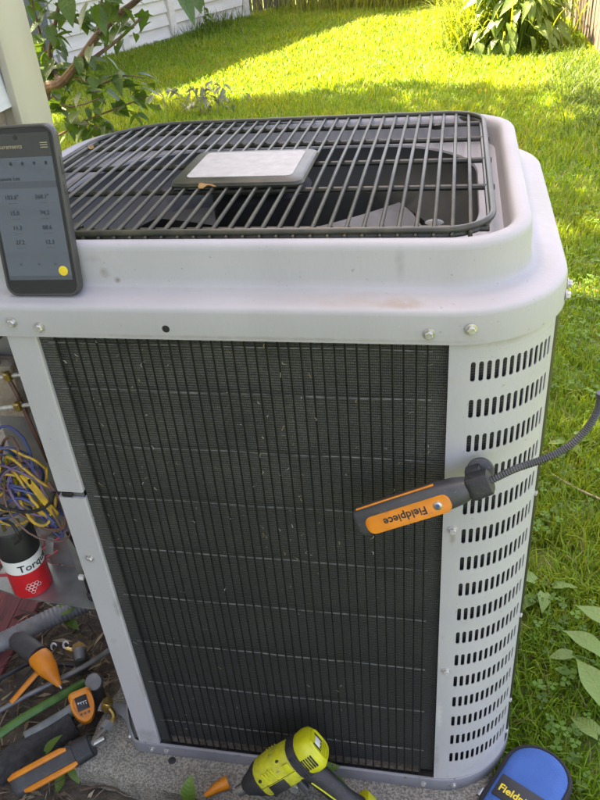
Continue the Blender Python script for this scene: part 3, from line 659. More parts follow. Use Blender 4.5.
sp_rect(-sw,sw,.018,.143,-.0005,'screen'); sp_rect(-sw,sw,.143,.166,-.0005,'screenhead'); sp_rect(-sw,sw,.113,.1195,-.0007,'screenband'); sp_rect(-sw,sw,.018,.0225,-.0007,'screenband')
part('camera_hole', lathe([(.0022,0),(.0022,.0002)], 14).xf(Matrix.Translation((.0,-.0007,.162)) @ Matrix.Rotation(R_(90),4,'X')), M['black'], scr, True)
def stext(s, x, z, size, mtl='screentext'):
    t = text_mb(s, size, .00005).xf(Matrix.Translation((x,-.0009,z)) @ Matrix.Rotation(R_(90),4,'X')); part('screen_text', t, M[mtl], scr, True, smooth=False)
stext('Measurements',-.012,.1535,.0062,'screentextl'); stext('Measure List',-.017,.1225,.0055)
for z_, l_, r_ in ((.104,'103.6°','268.1°'),(.088,'15.0','74.2'),(.073,'11.3','88.6'),(.058,'27.2','12.3')):
    stext(l_, -.016, z_, .0062); stext(r_, .018, z_, .0062)
    sp_rect(-.021,-.011,z_-.0062,z_-.0056,-.0007,'screenband'); sp_rect(.013,.023,z_-.0062,z_-.0056,-.0007,'screenband')
for x_ in (-.020,.001,.020): sp_rect(x_-.0016,x_+.0016,.0335,.0362,-.0007,'screenband'); 
for x_ in (-.010,.003,.016,.029): sp_rect(x_-.0013,x_+.0013,.1355,.1385,-.0007,'screentext')
for k in range(3): sp_rect(.026,.034,.1515+k*.0022,.1522+k*.0022,-.0007,'screentextl')
part('round_button', lathe([(.0052,0),(.0052,.0004),(.0045,.0006)], 22).xf(Matrix.Translation((.0275,-.0005,.0275)) @ Matrix.Rotation(R_(90),4,'X')), M['yellow'], scr, True)
for z_, h_ in ((.105,.010),(.125,.018)): part('side_button', box(PW/2-.001,PW/2+.0012,.002,.006,z_,z_+h_,.0006), M['phonecase'], ph, True)

# leak detector stuck to the corner panel
tail = at(358,522,1,-.042); hd_ = at(471,487,1,-.036); DS = (hd_-tail).length/.128; ex = (hd_-tail).normalized(); ey = Vector((.06,.93,-.30)); ez = ex.cross(ey).normalized()
Md = frame(tail, ex, ez) @ Matrix.Scale(DS, 4)
det = thing('leak_detector', 'charcoal and orange handheld leak detector hung across the slotted corner panel', 'gas detector'); det.matrix_world = Md
def rrx(x, h_, w, r, n=5): return [(x, y, z) for z, y, _ in rr(h_, w, r, 0, n)]
part('body', loft([rrx(.0,.022,.016,.007),rrx(.0012,.028,.022,.009),rrx(.005,.0315,.026,.010),rrx(.05,.032,.027,.010),rrx(.095,.032,.027,.011),rrx(.112,.029,.026,.011),rrx(.122,.025,.023,.010),rrx(.128,.022,.021,.010)], True), M['greyplastic'], det, True)
def orange_patch(x0, x1, z0, z1, y, r, t=.0012):
    w = x1-x0; h_ = z1-z0; return loft([[((x0+x1)/2+a*s, yy, (z0+z1)/2+c*s) for a, c, _ in rr(w, h_, r, 0, 5)] for s, yy in ((1,y+.001),(1,y-t*.6),(.985,y-t))], True)
pp = part('face_panel', orange_patch(.012,.106,-.0135,.0065,-.0132,.0080), M['orange'], det, True)
part('print', text_mb('Fieldpiece',.0120,.0001,.00025).xf(Matrix.Translation((.056,-.0146,-.0035)) @ Matrix.Rotation(R_(90),4,'X') @ Matrix.Rotation(R_(180),4,'Z')), M['black'], pp, True, smooth=False)
bt = part('button', lathe([(.0046,0),(.0046,.0008),(.0038,.0012)], 18).xf(Matrix.Translation((.092,-.0140,-.0035)) @ Matrix.Rotation(R_(90),4,'X')), M['steel'], det, True)
part('button_ring', lathe([(.0022,0),(.0022,.0006)], 14).xf(Matrix.Translation((.092,-.0150,-.0035)) @ Matrix.Rotation(R_(90),4,'X')), M['blue_w'], bt, True)
part('edge_stripe', tube([(.006,-.005,.0150),(.05,-.005,.0155),(.094,-.005,.0157)], .0016, 6), M['orange'], det, True)
part('collar', loft([rrx(.125,.020,.020,.006),rrx(.127,.025,.024,.006),rrx(.131,.026,.025,.006),rrx(.148,.024,.023,.006),rrx(.150,.018,.018,.006)], True), M['blackrub'], det, True)
part('magnet_disc', lathe([(.0125,-.004),(.0142,-.003),(.0142,.003),(.0125,.004)], 24).xf(Matrix.Translation((.139,.0205,.006)) @ Matrix.Rotation(R_(86),4,'X')), M['greyplastic'], det, True)
part('magnet_arm', box(.126,.142,.004,.020,.000,.016,.002), M['blackrub'], det, True)
Mi = Md.inverted()
gp = [Md @ Vector((.146,0,0)), at(515,469,1,-.030), at(541,460,1,-.022), at(566,448,1,-.016), at(586,430,1,-.013), at(598,410,1,-.012), at(601,396,1,-.012)]
gp = [Mi @ p for p in spline(gp, 22)]
part('gooseneck', tube(gp, [(.0040 if i % 2 else .0034) for i in range(len(gp))], 10), M['gooseneck'], det, True)
part('sensor_tip', tube([gp[-1], gp[-1] + (gp[-1]-gp[-4])*1.6], .0048, 12), M['greyplastic'], det, True)

# capacitor on the shelf
cap_o = thing('capacitor', 'red and black round motor capacitor with white lettered band inside the control box', 'capacitor', at(33,584,2,.2915)); CR = .0300
part('can', lathe([(0,0),(CR-.002,0),(CR,.002),(CR,.050),], 36), M['red'], cap_o, True)
part('white_band', lathe([(CR-.001,.0495),(CR+.0002,.0502),(CR+.0002,.0745),(CR-.001,.075)], 36), M['white'], cap_o, True)
top_ = part('black_sleeve', lathe([(CR-.001,.0745),(CR,.0752),(CR,.125),(CR-.001,.127),(CR-.003,.127),(CR-.003,.122),(0,.122)], 36), M['black'], cap_o, True)
part('top_plate', lathe([(CR-.0035,.1215),(CR-.0035,.124),(0,.1245)], 30), M['dkgalv'], cap_o, True)
for a_ in (20,140,260): part('terminal', box(.012*math.cos(R_(a_))-.003,.012*math.cos(R_(a_))+.003,.012*math.sin(R_(a_))-.0005,.012*math.sin(R_(a_))+.0005,.124,.135), M['brass'], cap_o, True, smooth=False)
def bend(b, a0, z0, off=.0006):
    b.v = [((CR+off+z)*math.cos(a0+x/CR), (CR+off+z)*math.sin(a0+x/CR), z0+y) for x, y, z in b.v]; return b
FA = math.atan2(CAM.y-.066, CAM.x+.088)
part('print', bend(text_mb('Torque',.0175,.0001,.0002), FA+.50, .0605), M['black'], cap_o, True, smooth=False)
hx = MB()
for (i, j) in [(0,0),(1,0),(2,0),(3,0),(.5,1),(1.5,1),(2.5,1),(.5,-1),(1.5,-1),(1,-2)]:
    cx, cy = -.006+i*.0058, .022+j*.0050
    ro = [(cx+.0033*math.sin(R_(60*k)), cy+.0033*math.cos(R_(60*k)), 0) for k in range(6)]; ri = [(cx+.0027*math.sin(R_(60*k)), cy+.0027*math.cos(R_(60*k)), 0) for k in range(6)]
    hx.merge(loft([ro, ri]))
part('print', bend(hx, FA-.05, 0), M['white'], cap_o, True, smooth=False)

# impact driver resting across a dark tool pouch
nose = Vector((.199,-.078,.045)); rear = Vector((.316,-.040,.124)); hend = Vector((.408,-.060,.028))
dx = (rear-nose).normalized(); hd = (hend-(nose+dx*.105)); hd = hd - dx*hd.dot(dx)*.45; hd.normalize()
Mdv = frame(nose + dx*.012 + Vector((.007,0,0)), dx, -hd) @ Matrix.Scale(.87, 4)
dr = thing('impact_driver', 'lime yellow and black cordless impact driver lying against the base rail', 'power drill'); dr.matrix_world = Mdv
def ringx(x, ry, rz, n=20, p=2.6):
    out = []
    for k in range(n):
        a = 2*math.pi*k/n; c = math.cos(a); s = math.sin(a)
        out.append((x, ry*abs(c)**(2/p)*(1 if c >= 0 else -1), rz*abs(s)**(2/p)*(1 if s >= 0 else -1)))
    return out
part('nose', loft([ringx(-.012,.010,.010),ringx(-.010,.014,.014),ringx(.004,.019,.020),ringx(.016,.025,.026),ringx(.024,.027,.029),ringx(.027,.0275,.0295)], True), M['blackrub'], dr, True)
part('bit_collar', loft([ringx(-.030,.006,.006),ringx(-.028,.009,.009),ringx(-.013,.010,.010)], True), M['steel'], dr, True)
bd = part('motor_housing', loft([ringx(.0265,.0265,.0285),ringx(.030,.029,.031),ringx(.05,.0305,.033),ringx(.085,.0305,.033),ringx(.098,.030,.0325),ringx(.1005,.029,.0315)], True), M['limedirt'], dr, True)
part('rubber_band', loft([ringx(.100,.0295,.032),ringx(.1005,.0315,.034),ringx(.1165,.0315,.034),ringx(.117,.0295,.032)], True), M['blackrub'], dr, True)
rc_ = part('rear_cap', loft([ringx(.1165,.030,.0325),ringx(.128,.0305,.033,p=3.2),ringx(.140,.0285,.031,p=3.6),ringx(.146,.023,.026,p=3.6),ringx(.1475,.018,.021,p=3.6)], True), M['lime'], dr, True)
for sgn in (1,-1):
    for k in range(5): part('vent_slot', box(.119+k*.0045-.0012,.119+k*.0045+.0012,sgn*.0295-.0016,sgn*.0295+.0022,-.013,.010,.0008), M['black'], bd, True)
    part('side_label', box(.042,.074,sgn*.0305-.0012,sgn*.0305+.0012,-.022,-.002,.001), M['black'], bd, True)
    part('rib', box(.086,.098,sgn*.0305-.001,sgn*.0305+.0018,.002,.020,.001), M['lime'], bd, True)
for sgn in (1,-1):
    part('housing_seam', tube([(.030,sgn*.0292,.0),(.05,sgn*.0307,.0),(.098,sgn*.0303,.0)], .0005, 5), M['black'], bd, True)
    for q in ((.036,.014),(.036,-.026),(.094,-.024),(.080,.026)): part('housing_screw', lathe([(.0030,-.0012),(.0030,.0006),(.0020,.0008)], 10).xf(Matrix.Translation((q[0],sgn*(.0290 if abs(q[1]) < .02 else .0225),q[1])) @ Matrix.Rotation(R_(90)*(1 if sgn < 0 else -1),4,'X')), M['black'], bd, True)
    for k in range(4): part('front_rib', box(.046+k*.006,.0485+k*.006,sgn*.0300-.001,sgn*.0300+.0014,.006,.024,.0006), M['lime'], bd, True)
    for k in range(3): part('band_rib', box(.1035+k*.0045,.1055+k*.0045,sgn*.0312-.001,sgn*.0312+.0016,-.022,.024,.0006), M['blackrub'], bd, True)
part('rear_ring', loft([ringx(.1452,.0225,.0255,p=3.6),ringx(.1490,.0205,.0235,p=3.6),ringx(.1490,.0180,.0210,p=3.6),ringx(.1470,.0175,.0205,p=3.6)]), M['lime'], rc_, True)
for k in range(4): part('rear_vent', box(.1466,.1482,-.013+k*.0075,-.0095+k*.0075,-.004,.0155 if k in (0,3) else -.001,.0005), M['black'], rc_, True)
part('rear_badge', box(.1468,.1492,-.008,.008,.0,.013,.001), M['white'], rc_, True)
for k in range(3): part('rear_rib', box(.1462,.1486,-.016,.016,-.016+k*.0045,-.0138+k*.0045,.0006), M['lime'], rc_, True)
hp = [Vector((.098,0,-.020)), Vector((.108,0,-.050)), Vector((.113,0,-.085)), Vector((.116,0,-.115)), Vector((.118,0,-.135))]
hr = []
for p_, a_, b_ in zip(hp, (.024,.0205,.0195,.020,.026), (.024,.021,.020,.0205,.024)):
    hr.append([(p_.x + a_*math.cos(2*math.pi*k/18), b_*.85*math.sin(2*math.pi*k/18), p_.z) for k in range(18)])
part('handle', loft(hr, True), M['blackrub'], dr, True)
part('grip_line', tube([(.100,-.0185,-.042),(.107,-.0180,-.070),(.1135,-.0178,-.098),(.116,-.019,-.120)], .0013, 6), M['lime'], dr, True)
part('trigger', loft([[(.074+x*.5,y*.6,-.032-z) for x,y,_ in rr(.024,.022,.006,0)] for z in (0,.028)], True), M['greyplastic'], dr, True)
part('direction_switch', lathe([(.007,-.024),(.008,-.022),(.008,.022),(.007,.024)], 14).xf(Matrix.Translation((.070,0,-.034)) @ Matrix.Rotation(R_(90),4,'X')), M['steel'], dr, True)
part('battery', loft([[(.112+x,y,z) for x,y,z in rr(w,d,.010,zz)] for w,d,zz in ((.050,.044,-.134),(.072,.058,-.137),(.074,.060,-.160),(.070,.056,-.166))], True), M['lime'], dr, True)
part('battery_foot', loft([[(.112+x,y,z) for x,y,z in rr(w,d,.010,zz)] for w,d,zz in ((.068,.054,-.1655),(.070,.056,-.188),(.064,.050,-.192))], True), M['blackrub'], dr, True)
# tool pouch under it
pch = thing('tool_pouch', 'dark grey soft tool pouch on the ground under the impact driver', 'tool bag', (.27,-.17,GZ))
def pring(s, z, dy=0): return [(x*s, y*s+dy, z+.004*math.sin(x*30)+.003*math.sin(y*50)) for x, y, _ in rr(.40,.135,.045,0,6)]
part('body', loft([pring(.95,0),pring(1.02,.02),pring(1.03,.07),pring(.98,.105),pring(.85,.125),pring(.55,.133),pring(.1,.134)], True), M['greyplastic'], pch, True)
part('binding', tube([(x,y,.105+.004*math.sin(x*30)) for x,y,_ in [(a*.99,b*.99,0) for a,b,_ in rr(.40,.135,.045,0,6)]], .004, 6, closed=True), M['binding'], pch, True)

# blue pouch at the right
bx_ = Vector((.045,.056,0))
bdir = (at(510,757,2,-.01)-at(483,800,2,-.01)); bdir.z = 0; bdir.normalize(); bn_ = Vector((bdir.y,-bdir.x,0))
btop = at(548,746,2,-.002) + bn_*.006; bc = btop - bdir*.050
bag = thing('pouch', 'blue fabric pouch with black binding and sewn brand patch lying on the grass', 'pouch', (bc.x, bc.y, -.044), (R_(0),R_(0),math.atan2(bdir.y,bdir.x)-math.pi/2))
BW, BL = .098, .27
def bout(s, z, n=18):
    w = BW/2*s; out = []
    for k in range(n+1):
        a = math.pi*k/n; out.append((w*math.cos(a), max(0,w*math.sin(a))*.92, z))
    dl_ = BL-BW/2
    for k in range(1,6): out.append((-w, -dl_*k/5*(1 if s > .9 else s), z))
    for k in range(1,6): out.append((-w + 2*w*k/5, -dl_*(1 if s > .9 else s), z))
    for k in range(4,0,-1): out.append((w, -dl_*k/5*(1 if s > .9 else s), z))
    return out
part('back_shell', loft([bout(.92,0),bout(.98,.006),bout(1.0,.018),bout(.99,.030)], True), M['binding'], bag, True)
part('front_panel', loft([bout(.955,.030),bout(.93,.0375),bout(.85,.0415),bout(.6,.043),bout(.3,.0425),bout(.05,.042)], True), M['bagblue'], bag, True)
part('binding', tube([(x,y,z) for x,y,z in bout(.985,.033)], .0048, 8, closed=True), M['binding'], bag, True)
part('zip_pull', box(-.062,-.056,-.075,-.060,.016,.022,.001), M['steel'], bag, True)
patch = part('patch', box(-.040,.034,-.072,-.034,.0425,.0445,.0006), M['black'], bag, True)
part('print', text_mb('Fieldpiece',.0165,.0001,.0004).xf(Matrix.Translation((-.002,-.056,.0447))), M['yellow'], patch, True, smooth=False)

# ------------------------------------------------------------------ line set, valves, probes at the left
def g_(px, py, z): return at(px, py, 2, z)
cond = [(-.66,.02,-.055),(-.50,.10,-.050),(-.40,.17,-.045),(-.30,.25,-.035),(-.22,.31,-.03),(-.16,.36,-.02)]
cpts = spline(cond, 26); cdt = part('conduit', tube(cpts, [(.0195 if i % 2 else .0178) for i in range(len(cpts))], 14), M['conduit']); tag(cdt, 'ribbed grey flexible conduit running under the unit at the left', 'conduit')
lq = part('copper_line', tube(spline([g_(-60,742,-.055),g_(-10,716,-.05),g_(30,694,-.045),g_(62,678,-.04),g_(92,662,-.02),g_(112,648,.02)],8), .0050, 10), M['pipegrey']); tag(lq, 'thin grey liquid line pipe beneath the orange clamp probe', 'pipe')
ins = thing('suction_line', 'thick black foam insulated refrigerant pipe with bare taped end', 'pipe', (-.3,-.05,GZ))
part('foam', tube(spline([g_(-60,815,-.072),g_(-15,780,-.07),g_(22,754,-.068),g_(50,737,-.066),g_(74,722,-.062)],8), .0255, 14), M['foam'], ins)
part('bare_end', tube(spline([g_(26,738,-.052),g_(50,724,-.048),g_(72,710,-.044),g_(90,692,-.03),g_(95,680,-.012)],8), .0115, 12), M['lead'], ins)
gh = part('green_hose', tube(spline([g_(-50,760,-.045),g_(-10,740,-.045),g_(20,720,-.04),g_(45,705,-.04),g_(66,693,-.045),g_(84,682,-.06)],8), .0090, 10, flat=.7), M['green_hose']); tag(gh, 'flattened green hose lying over the black foam pipe', 'hose')
v1 = thing('service_valve', 'corroded brass service valve with round grey cap behind the orange gauge', 'valve', (-.125,.145,GZ))
vm = Matrix.Translation((-.128,.150,-.035))
part('valve_body', tube([g_(95,682,-.006)+Vector((-.01,.008,-.1)),g_(95,682,-.006)+Vector((-.006,.004,-.04)),g_(95,682,-.006)], [.014,.013,.012], 10), M['dkgalv'], v1)
part('valve_cap', lathe([(.010,0),(.0155,.001),(.0155,.013),(.014,.015),(0,.0152)], 20).xf(Matrix.Translation(g_(95,682,-.006)) @ Matrix.Rotation(R_(35),4,'X') @ Matrix.Rotation(R_(12),4,'Y')), M['pipegrey'], v1)
v2 = thing('service_valve', 'rusty brass service valve under the control shelf', 'valve', (-.16,.24,GZ))
vq = g_(78,648,-.01)
part('valve_body', tube([vq+Vector((-.012,.012,-.095)),vq+Vector((-.006,.006,-.04)),vq], [.016,.015,.012], 10), M['dkgalv'], v2)
part('valve_hex', tube([vq+Vector((-.003,.003,-.012)),vq+Vector((.004,-.004,.006))], .0125, 6), M['brass'], v2, smooth=False)
part('valve_cap', tube([vq+Vector((.003,-.003,.002)),vq+Vector((.010,-.016,-.004)),vq+Vector((.012,-.020,-.006))], [.0105,.0105,.009], 12), M['pipegrey'], v2)
part('side_port', tube([vq+Vector((-.004,.004,-.02)),vq+Vector((-.03,.004,-.012))], [.006,.004], 8), M['brass'], v2)
# brass fitting with bent stem and hex coupler into the probe
ft = thing('brass_fitting', 'brass capped fitting on a bent stem screwed to the orange striped probe', 'fitting', (-.100,.10,GZ))
bA = g_(107,705,.010); bB = g_(112,716,.000); bCc = g_(107,727,-.004); bD = g_(97,738,-.004)
part('cap', lathe([(.0085,-.010),(.0095,-.008),(.0095,.008),(.0085,.010),(0,.0102)], 16).xf(frame(bA, Vector((.3,.2,1)), Vector((1,0,0))) @ Matrix.Rotation(R_(90),4,'Y')), M['brass'], ft)
part('stem', tube(spline([bA, bB+Vector((.004,0,0)), bCc]), .0048, 8), M['brass'], ft)
part('coupler', tube([bB.lerp(bCc,.55), bCc.lerp(bD,.25)], .0095, 6), M['pipegrey'], ft, smooth=False)
part('needle', tube([bCc, bD, bD.lerp(bCc,-.6)], [.0040,.0040,.0046], 8), M['steel'], ft)
part('foot', tube([bA, bA+Vector((-.012,.02,-.03)), bA+Vector((-.015,.03,GZ-.012))], .006, 8), M['dkgalv'], ft)
# long probe: charcoal body with two orange stripes
pA = g_(14,787,-.040); pB = g_(93,744,-.008); axp = (pB-pA); Lp = axp.length
Mp = frame(pA, axp, CAM-pA)
pr = thing('pressure_probe', 'charcoal pressure probe with two orange side stripes lying on the pad edge', 'probe'); pr.matrix_world = Mp
def rx(x, w, h_, r, n=5): return [(x, a, c) for a, c, _ in rr(w, h_, r, 0, n)]
part('body', loft([rx(0,.030,.020,.009),rx(.003,.036,.026,.011),rx(.012,.038,.029,.012),rx(Lp*.8,.037,.029,.012),rx(Lp*.82,.040,.032,.012),rx(Lp*.97,.036,.030,.012),rx(Lp,.026,.022,.010)], True), M['greyplastic'], pr, True)
for s_, x0, x1 in ((-1,.018,Lp*.80),(1,-.0,Lp*.72)):
    part('side_stripe', tube([(x0,s_*.0135,.0115),(x0+.01,s_*.0150,.0125),(x1-.01,s_*.0150,.0125),(x1,s_*.0130,.0120)], [.003,.0052,.0052,.003], 8), M['orange'], pr, True)
part('head_ring', loft([rx(Lp*.78,.0385,.0305,.012),rx(Lp*.79,.042,.034,.013),rx(Lp*.98,.038,.032,.012),rx(Lp*.99,.034,.028,.011)], True), M['blackrub'], pr, True)
part('spindle', tube([(Lp*.98,0,0),(Lp*1.0+.022,0,.002)], [.0065,.0050], 10), M['steel'], pr, True)
# orange gauge head
gA = g_(78,690,.005); gB = g_(88,722,-.02)
Mg = frame((gA+gB)/2, gB-gA, CAM-gA)
gg = thing('gauge', 'orange framed digital pressure gauge with dark display and white marks', 'gauge'); gg.matrix_world = Mg
Lg = (gB-gA).length
def gring(s, z, n=24):
    out = []
    for k in range(n):
        a = 2*math.pi*k/n; x = Lg/2*1.08*math.cos(a); y = .0205*math.sin(a)*(1.0-.12*math.cos(a)); x = x if x > -Lg*.40 else -Lg*.40-.1*(x+Lg*.4)
        out.append((x*s, y*s, z))
    return out
fr = part('frame', loft([gring(.9,-.012),gring(1.0,-.006),gring(1.0,.008),gring(.94,.011),gring(.72,.011),gring(.70,.009),gring(.1,.009)], True), M['orange'], gg, True)
part('display', box(-.016,.010,-.0105,.0105,.0085,.0112,.001), M['brown_w'], gg, True)
part('display_glass', box(-.015,.009,-.0095,.0095,.0105,.0116,.0005), M['black'], gg, True)
for k in range(4): part('mark', box(-.006+.0015*k,-.0015+.0012*k,-.0065+k*.0042,-.0058+k*.0042,.0114,.0119), M['white'], gg, True, smooth=False)
part('mark', box(-.0042,-.0034,-.008,.008,.0114,.0119), M['white'], gg, True, smooth=False)
for k in range(3): part('key', box(.0135,.0175,-.009+k*.0065,-.0045+k*.0065,.0085,.0108,.0006), M['brown_w'], gg, True)
part('back_body', loft([rx(-Lg*.45,.034,.022,.008),rx(-Lg*.38,.040,.026,.009),rx(-Lg*.25,.040,.022,.009)], True), M['orange'], gg, True)
part('coupling', lathe([(.011,-.055),(.011,-.014),(.015,-.012)], 12), M['greyplastic'], gg, True)
# clamp probe: two jaws
cA = g_(18,640,.0); cM = g_(38,655,.005); cT = g_(60,686,-.02)
clp = thing('pipe_clamp', 'orange and black pipe clamp probe with pointed jaw on the thin pipe', 'clamp', (cM.x,cM.y,GZ))
def cone(pts, rs, fl=.8): return tube(pts, rs, 12, flat=fl)
part('handle', cone([cA.lerp(cM,-.15), cA, cA.lerp(cM,.5), cM], [.014,.0195,.0205,.0200]), M['greyplastic'], clp)
jw = part('upper_jaw', cone([cM, cM.lerp(cT,.12), cM.lerp(cT,.45), cM.lerp(cT,.75), cM.lerp(cT,1.0)], [.0198,.0215,.0185,.0105,.0045]), M['orange'], clp)
part('tip', cone([cT.lerp(cM,.02), cT.lerp(cM,-.08)], [.004,.002]), M['steel'], jw)
kA = g_(36,672,-.03); kB = g_(10,702,-.05)
part('lower_jaw', cone([kA.lerp(kB,-.2), kA, kB], [.010,.0125,.0095], .7), M['blackrub'], clp)
part('lower_stripe', cone([kA+Vector((.008,-.006,.008)), kB+Vector((.008,-.006,.008))], [.0060,.0055], .7), M['orange'], clp)
part('hinge', tube([cA.lerp(cM,.8)+Vector((0,0,-.03)), cA.lerp(cM,.8)], .006, 8), M['steel'], clp)
# little wing nut / white clip pieces
for (px_, py_, lab) in ((54,647,'small crescent shaped white clip beside the orange clamp'),(66,645,'small pale wing nut beside the rusty valve')):
    c_ = g_(px_,py_,-.03); pts_ = [c_ + Vector((.006*math.cos(a),.006*math.sin(a)*.6,.006*math.sin(a))) for a in np.linspace(.4,4.2 if px_ < 60 else 6.0,9)]
    o_ = part('clip', tube(pts_, [.0010,.0016,.002,.0022,.0022,.0022,.002,.0016,.001], 6), M['white']); tag(o_, lab, 'clip')
# red stained planks near the wall
pd_ = g_(38,598,-.07)-g_(10,648,-.07); pz_ = math.atan2(pd_.y, pd_.x)
for k,(px_,py_,lab) in enumerate(((12,618,'red stained plank lying under the ribbed conduit'),(-12,632,'red stained plank on the soil nearest the house wall'))):
    q_ = g_(px_,py_,-.075); o_ = part('plank', box(-.16,.16,-.042,.042,-.010,.010,.002), M['redwood']); o_.location = (q_.x,q_.y,GZ+.022+.006*k); o_.rotation_euler = (R_(4),R_(-2),pz_+.05*k); tag(o_, lab, 'plank', 'red planks')
cab = part('black_cable', tube(spline([g_(-20,690,-.07),g_(12,672,-.06),g_(34,662,-.065),g_(55,664,-.07),g_(80,668,-.075),g_(100,690,-.08)],8), .0045, 8), M['blackrub']); tag(cab, 'black cable snaking over the soil behind the orange clamp', 'cable')
for k,(p0_,p1_,p2_,lab) in enumerate((((2,700),(18,688),(30,676),'thin forked dry twig beside the black jaw'),((40,640),(52,628),(62,618),'dry twig lying under the control shelf'),((20,715),(38,712),(58,700),'dry twig between the thin pipe and green hose'),((80,790),(105,786),(130,796),'dry twig in front of the pad corner'))):
    o_ = part('twig', tube(spline([g_(*p0_,-.075),g_(*p1_,-.068),g_(*p2_,-.072)],5), [.0022-.001*i/10 for i in range(11)], 6), M['bark'] if k % 2 else M['twig']); tag(o_, lab, 'twig', 'twigs on the soil bed')
# orange tip poking out in front of the pad + dry stick
o_ = part('probe_tip', tube([g_(205,796,-.015), g_(216,788,-.012), g_(228,782,-.010)], [.004,.008,.011], 12), M['orange']); tag(o_, 'orange cone shaped probe tip beside the nose of the impact driver', 'probe')
st = part('stick', tube(spline([(.738,.842,GZ+.035),(.79,.80,GZ+.030),(.845,.755,GZ+.034),(.92,.70,GZ+.03)]), [.0028]*25, 7), M['twig']); tag(st, 'pale bare stick lying on the grass beside the unit', 'stick')

# ------------------------------------------------------------------ plants near
def place_leaf(name, me, p, yaw, pitch, roll, parent, s=1):
    o_ = bpy.data.objects.new(name, me); C.objects.link(o_); o_.parent = parent; o_.location = Vector(p) - wloc(parent)
    o_.rotation_euler = Euler((roll, pitch, yaw), 'XYZ'); o_.scale = (s,s,s); return o_
lm = [leaf_mb(1,.62,.25,.25,1.6,14,.8,.035).mesh('leaf', M['leafweed']), leaf_mb(1,.55,.2,.4,1.5,14,.8,.05).mesh('leaf', M['leafweed'])]
w1 = thing('dock_weed', 'broad leaved dock weed with pale ribbed leaves beside the pad', 'weed', (.80,.30,GZ))
for (px_,py_,z_,yaw,pit,s) in ((600,652,-.02,2.5,-.35,.072),(604,700,-.03,2.0,-.3,.085),(614,628,-.01,2.4,-.3,.08),(572,655,-.06,3.3,-.1,.045),(598,735,-.06,2.4,-.1,.055)):
    p_ = g_(px_,py_,z_); place_leaf('leaf', random.choice(lm), p_, yaw, pit, random.uniform(-.3,.3), w1, s)
    part('stalk', tube(spline([(.80,.30,GZ),(p_.lerp(Vector((.8,.3,GZ)),.4)+Vector((0,0,.01))),p_],4), .0016, 5), M['leafplain'], w1)
for lab, pos, cnt, ss in (('small light green weed by the unit corner panel', (.69,.47,GZ), 5, .045), ('small leafy weed growing by the thin stick', (.80,.98,GZ), 6, .035)):
    w_ = thing('lawn_weed', lab, 'weed', pos, group='small weeds in the grass by the unit')
    for k in range(cnt):
        a = 6.28*k/cnt + random.uniform(-.4,.4); p_ = Vector(pos)+Vector((.02*math.cos(a),.02*math.sin(a),random.uniform(.02,.05))); place_leaf('leaf', random.choice(lm), p_, a, random.uniform(-.5,.1), random.uniform(-.4,.4), w_, ss*random.uniform(.8,1.3))
sl = leaf_mb(1,.6,.2,.2,1.5,6,.5,.02).mesh('leaf', M['leafplain'])
for lab, pts_ in (('green seedling leaves beside the striped probe', ((46,752,-.03,1.0,-.5,.035),(71,765,-.05,-.8,.5,.034),(62,775,-.07,-1.6,.3,.03))), ('pointed green leaf in front of the pad by the tool pouch', ((188,800,.0,1.3,-1.2,.042),)), ('green weed leaves under the control shelf', ((60,612,-.02,.8,-.2,.05),(70,602,-.01,.2,-.3,.045),(66,618,-.05,-.5,.1,.04))), ('bright green leaves between the impact driver and the rail', ((318,770,.005,.2,-.3,.035),(332,778,.0,-.4,-.1,.03)))):
    p0 = g_(pts_[0][0], pts_[0][1], GZ); w_ = thing('seedling', lab, 'weed', p0)
    for (px_,py_,z_,yaw,pit,s) in pts_:
        p_ = g_(px_,py_,z_); place_leaf('leaf', sl, p_, yaw, pit, random.uniform(-.4,.4), w_, s); part('stalk', tube([p0, p0.lerp(p_,.6)+Vector((0,0,.004)), p_], .001, 5), M['leafplain'], w_)

# ------------------------------------------------------------------ lilac shrub behind the house corner
lil = thing('lilac_shrub', 'leafy lilac shrub reaching out from behind the cream house corner', 'shrub', (-1.12,2.05,GZ))
lmesh = [leaf_mb(1,.60,.22,.22,1.55,7,.9,.015).mesh('leaf', M['leafdark']), leaf_mb(1,.54,.3,.35,1.5,7,.9,.02).mesh('leaf', M['leafdark']), leaf_mb(1,.66,.15,.15,1.6,7,.9,.01).mesh('leaf', M['leafdark'])]
def P(px, py, y): return at(px, py, 1, y)
branches = [([Vector((-1.12,2.05,GZ)), Vector((-1.08,2.0,.3)), P(42,98,1.95), P(62,82,1.9), P(80,60,1.88), P(98,35,1.85), P(118,15,1.82), P(141,-4,1.8), P(165,-40,1.75)], .020, .007),
            ([P(78,70,1.9), P(98,55,1.95), P(120,38,2.0), P(137,22,2.05), P(147,12,2.1)], .008, .003),
            ([P(62,82,1.9), P(52,68,2.0), P(50,50,2.0), P(56,20,2.0), P(64,-20,2.0)], .010, .006),
            ([P(50,140,1.9), P(72,128,1.9), P(92,118,1.85), P(118,108,1.8), P(148,96,1.8)], .004, .002),
            ([P(82,122,1.86), P(100,128,1.8), P(126,134,1.75)], .003, .002),
            ([P(76,78,1.9), P(100,84,1.8), P(122,76,1.8), P(145,78,1.75)], .004, .002),
            ([P(98,35,1.85), P(100,12,1.9), P(104,-12,1.9)], .005, .003),
            ([P(118,15,1.82), P(112,2,1.7), P(108,-20,1.7)], .004, .003),
            ([P(70,20,2.0), P(82,22,2.0), P(98,17,2.1), P(112,8,2.1)], .003, .002),
            ([P(50,120,1.95), P(49,95,2.05), P(47,60,2.1), P(34,10,2.1), P(28,-30,2.1)], .006, .004),
            ([P(52,95,1.9), P(66,106,1.9), P(84,104,1.85), P(100,98,1.8)], .004, .002)]
allp = []
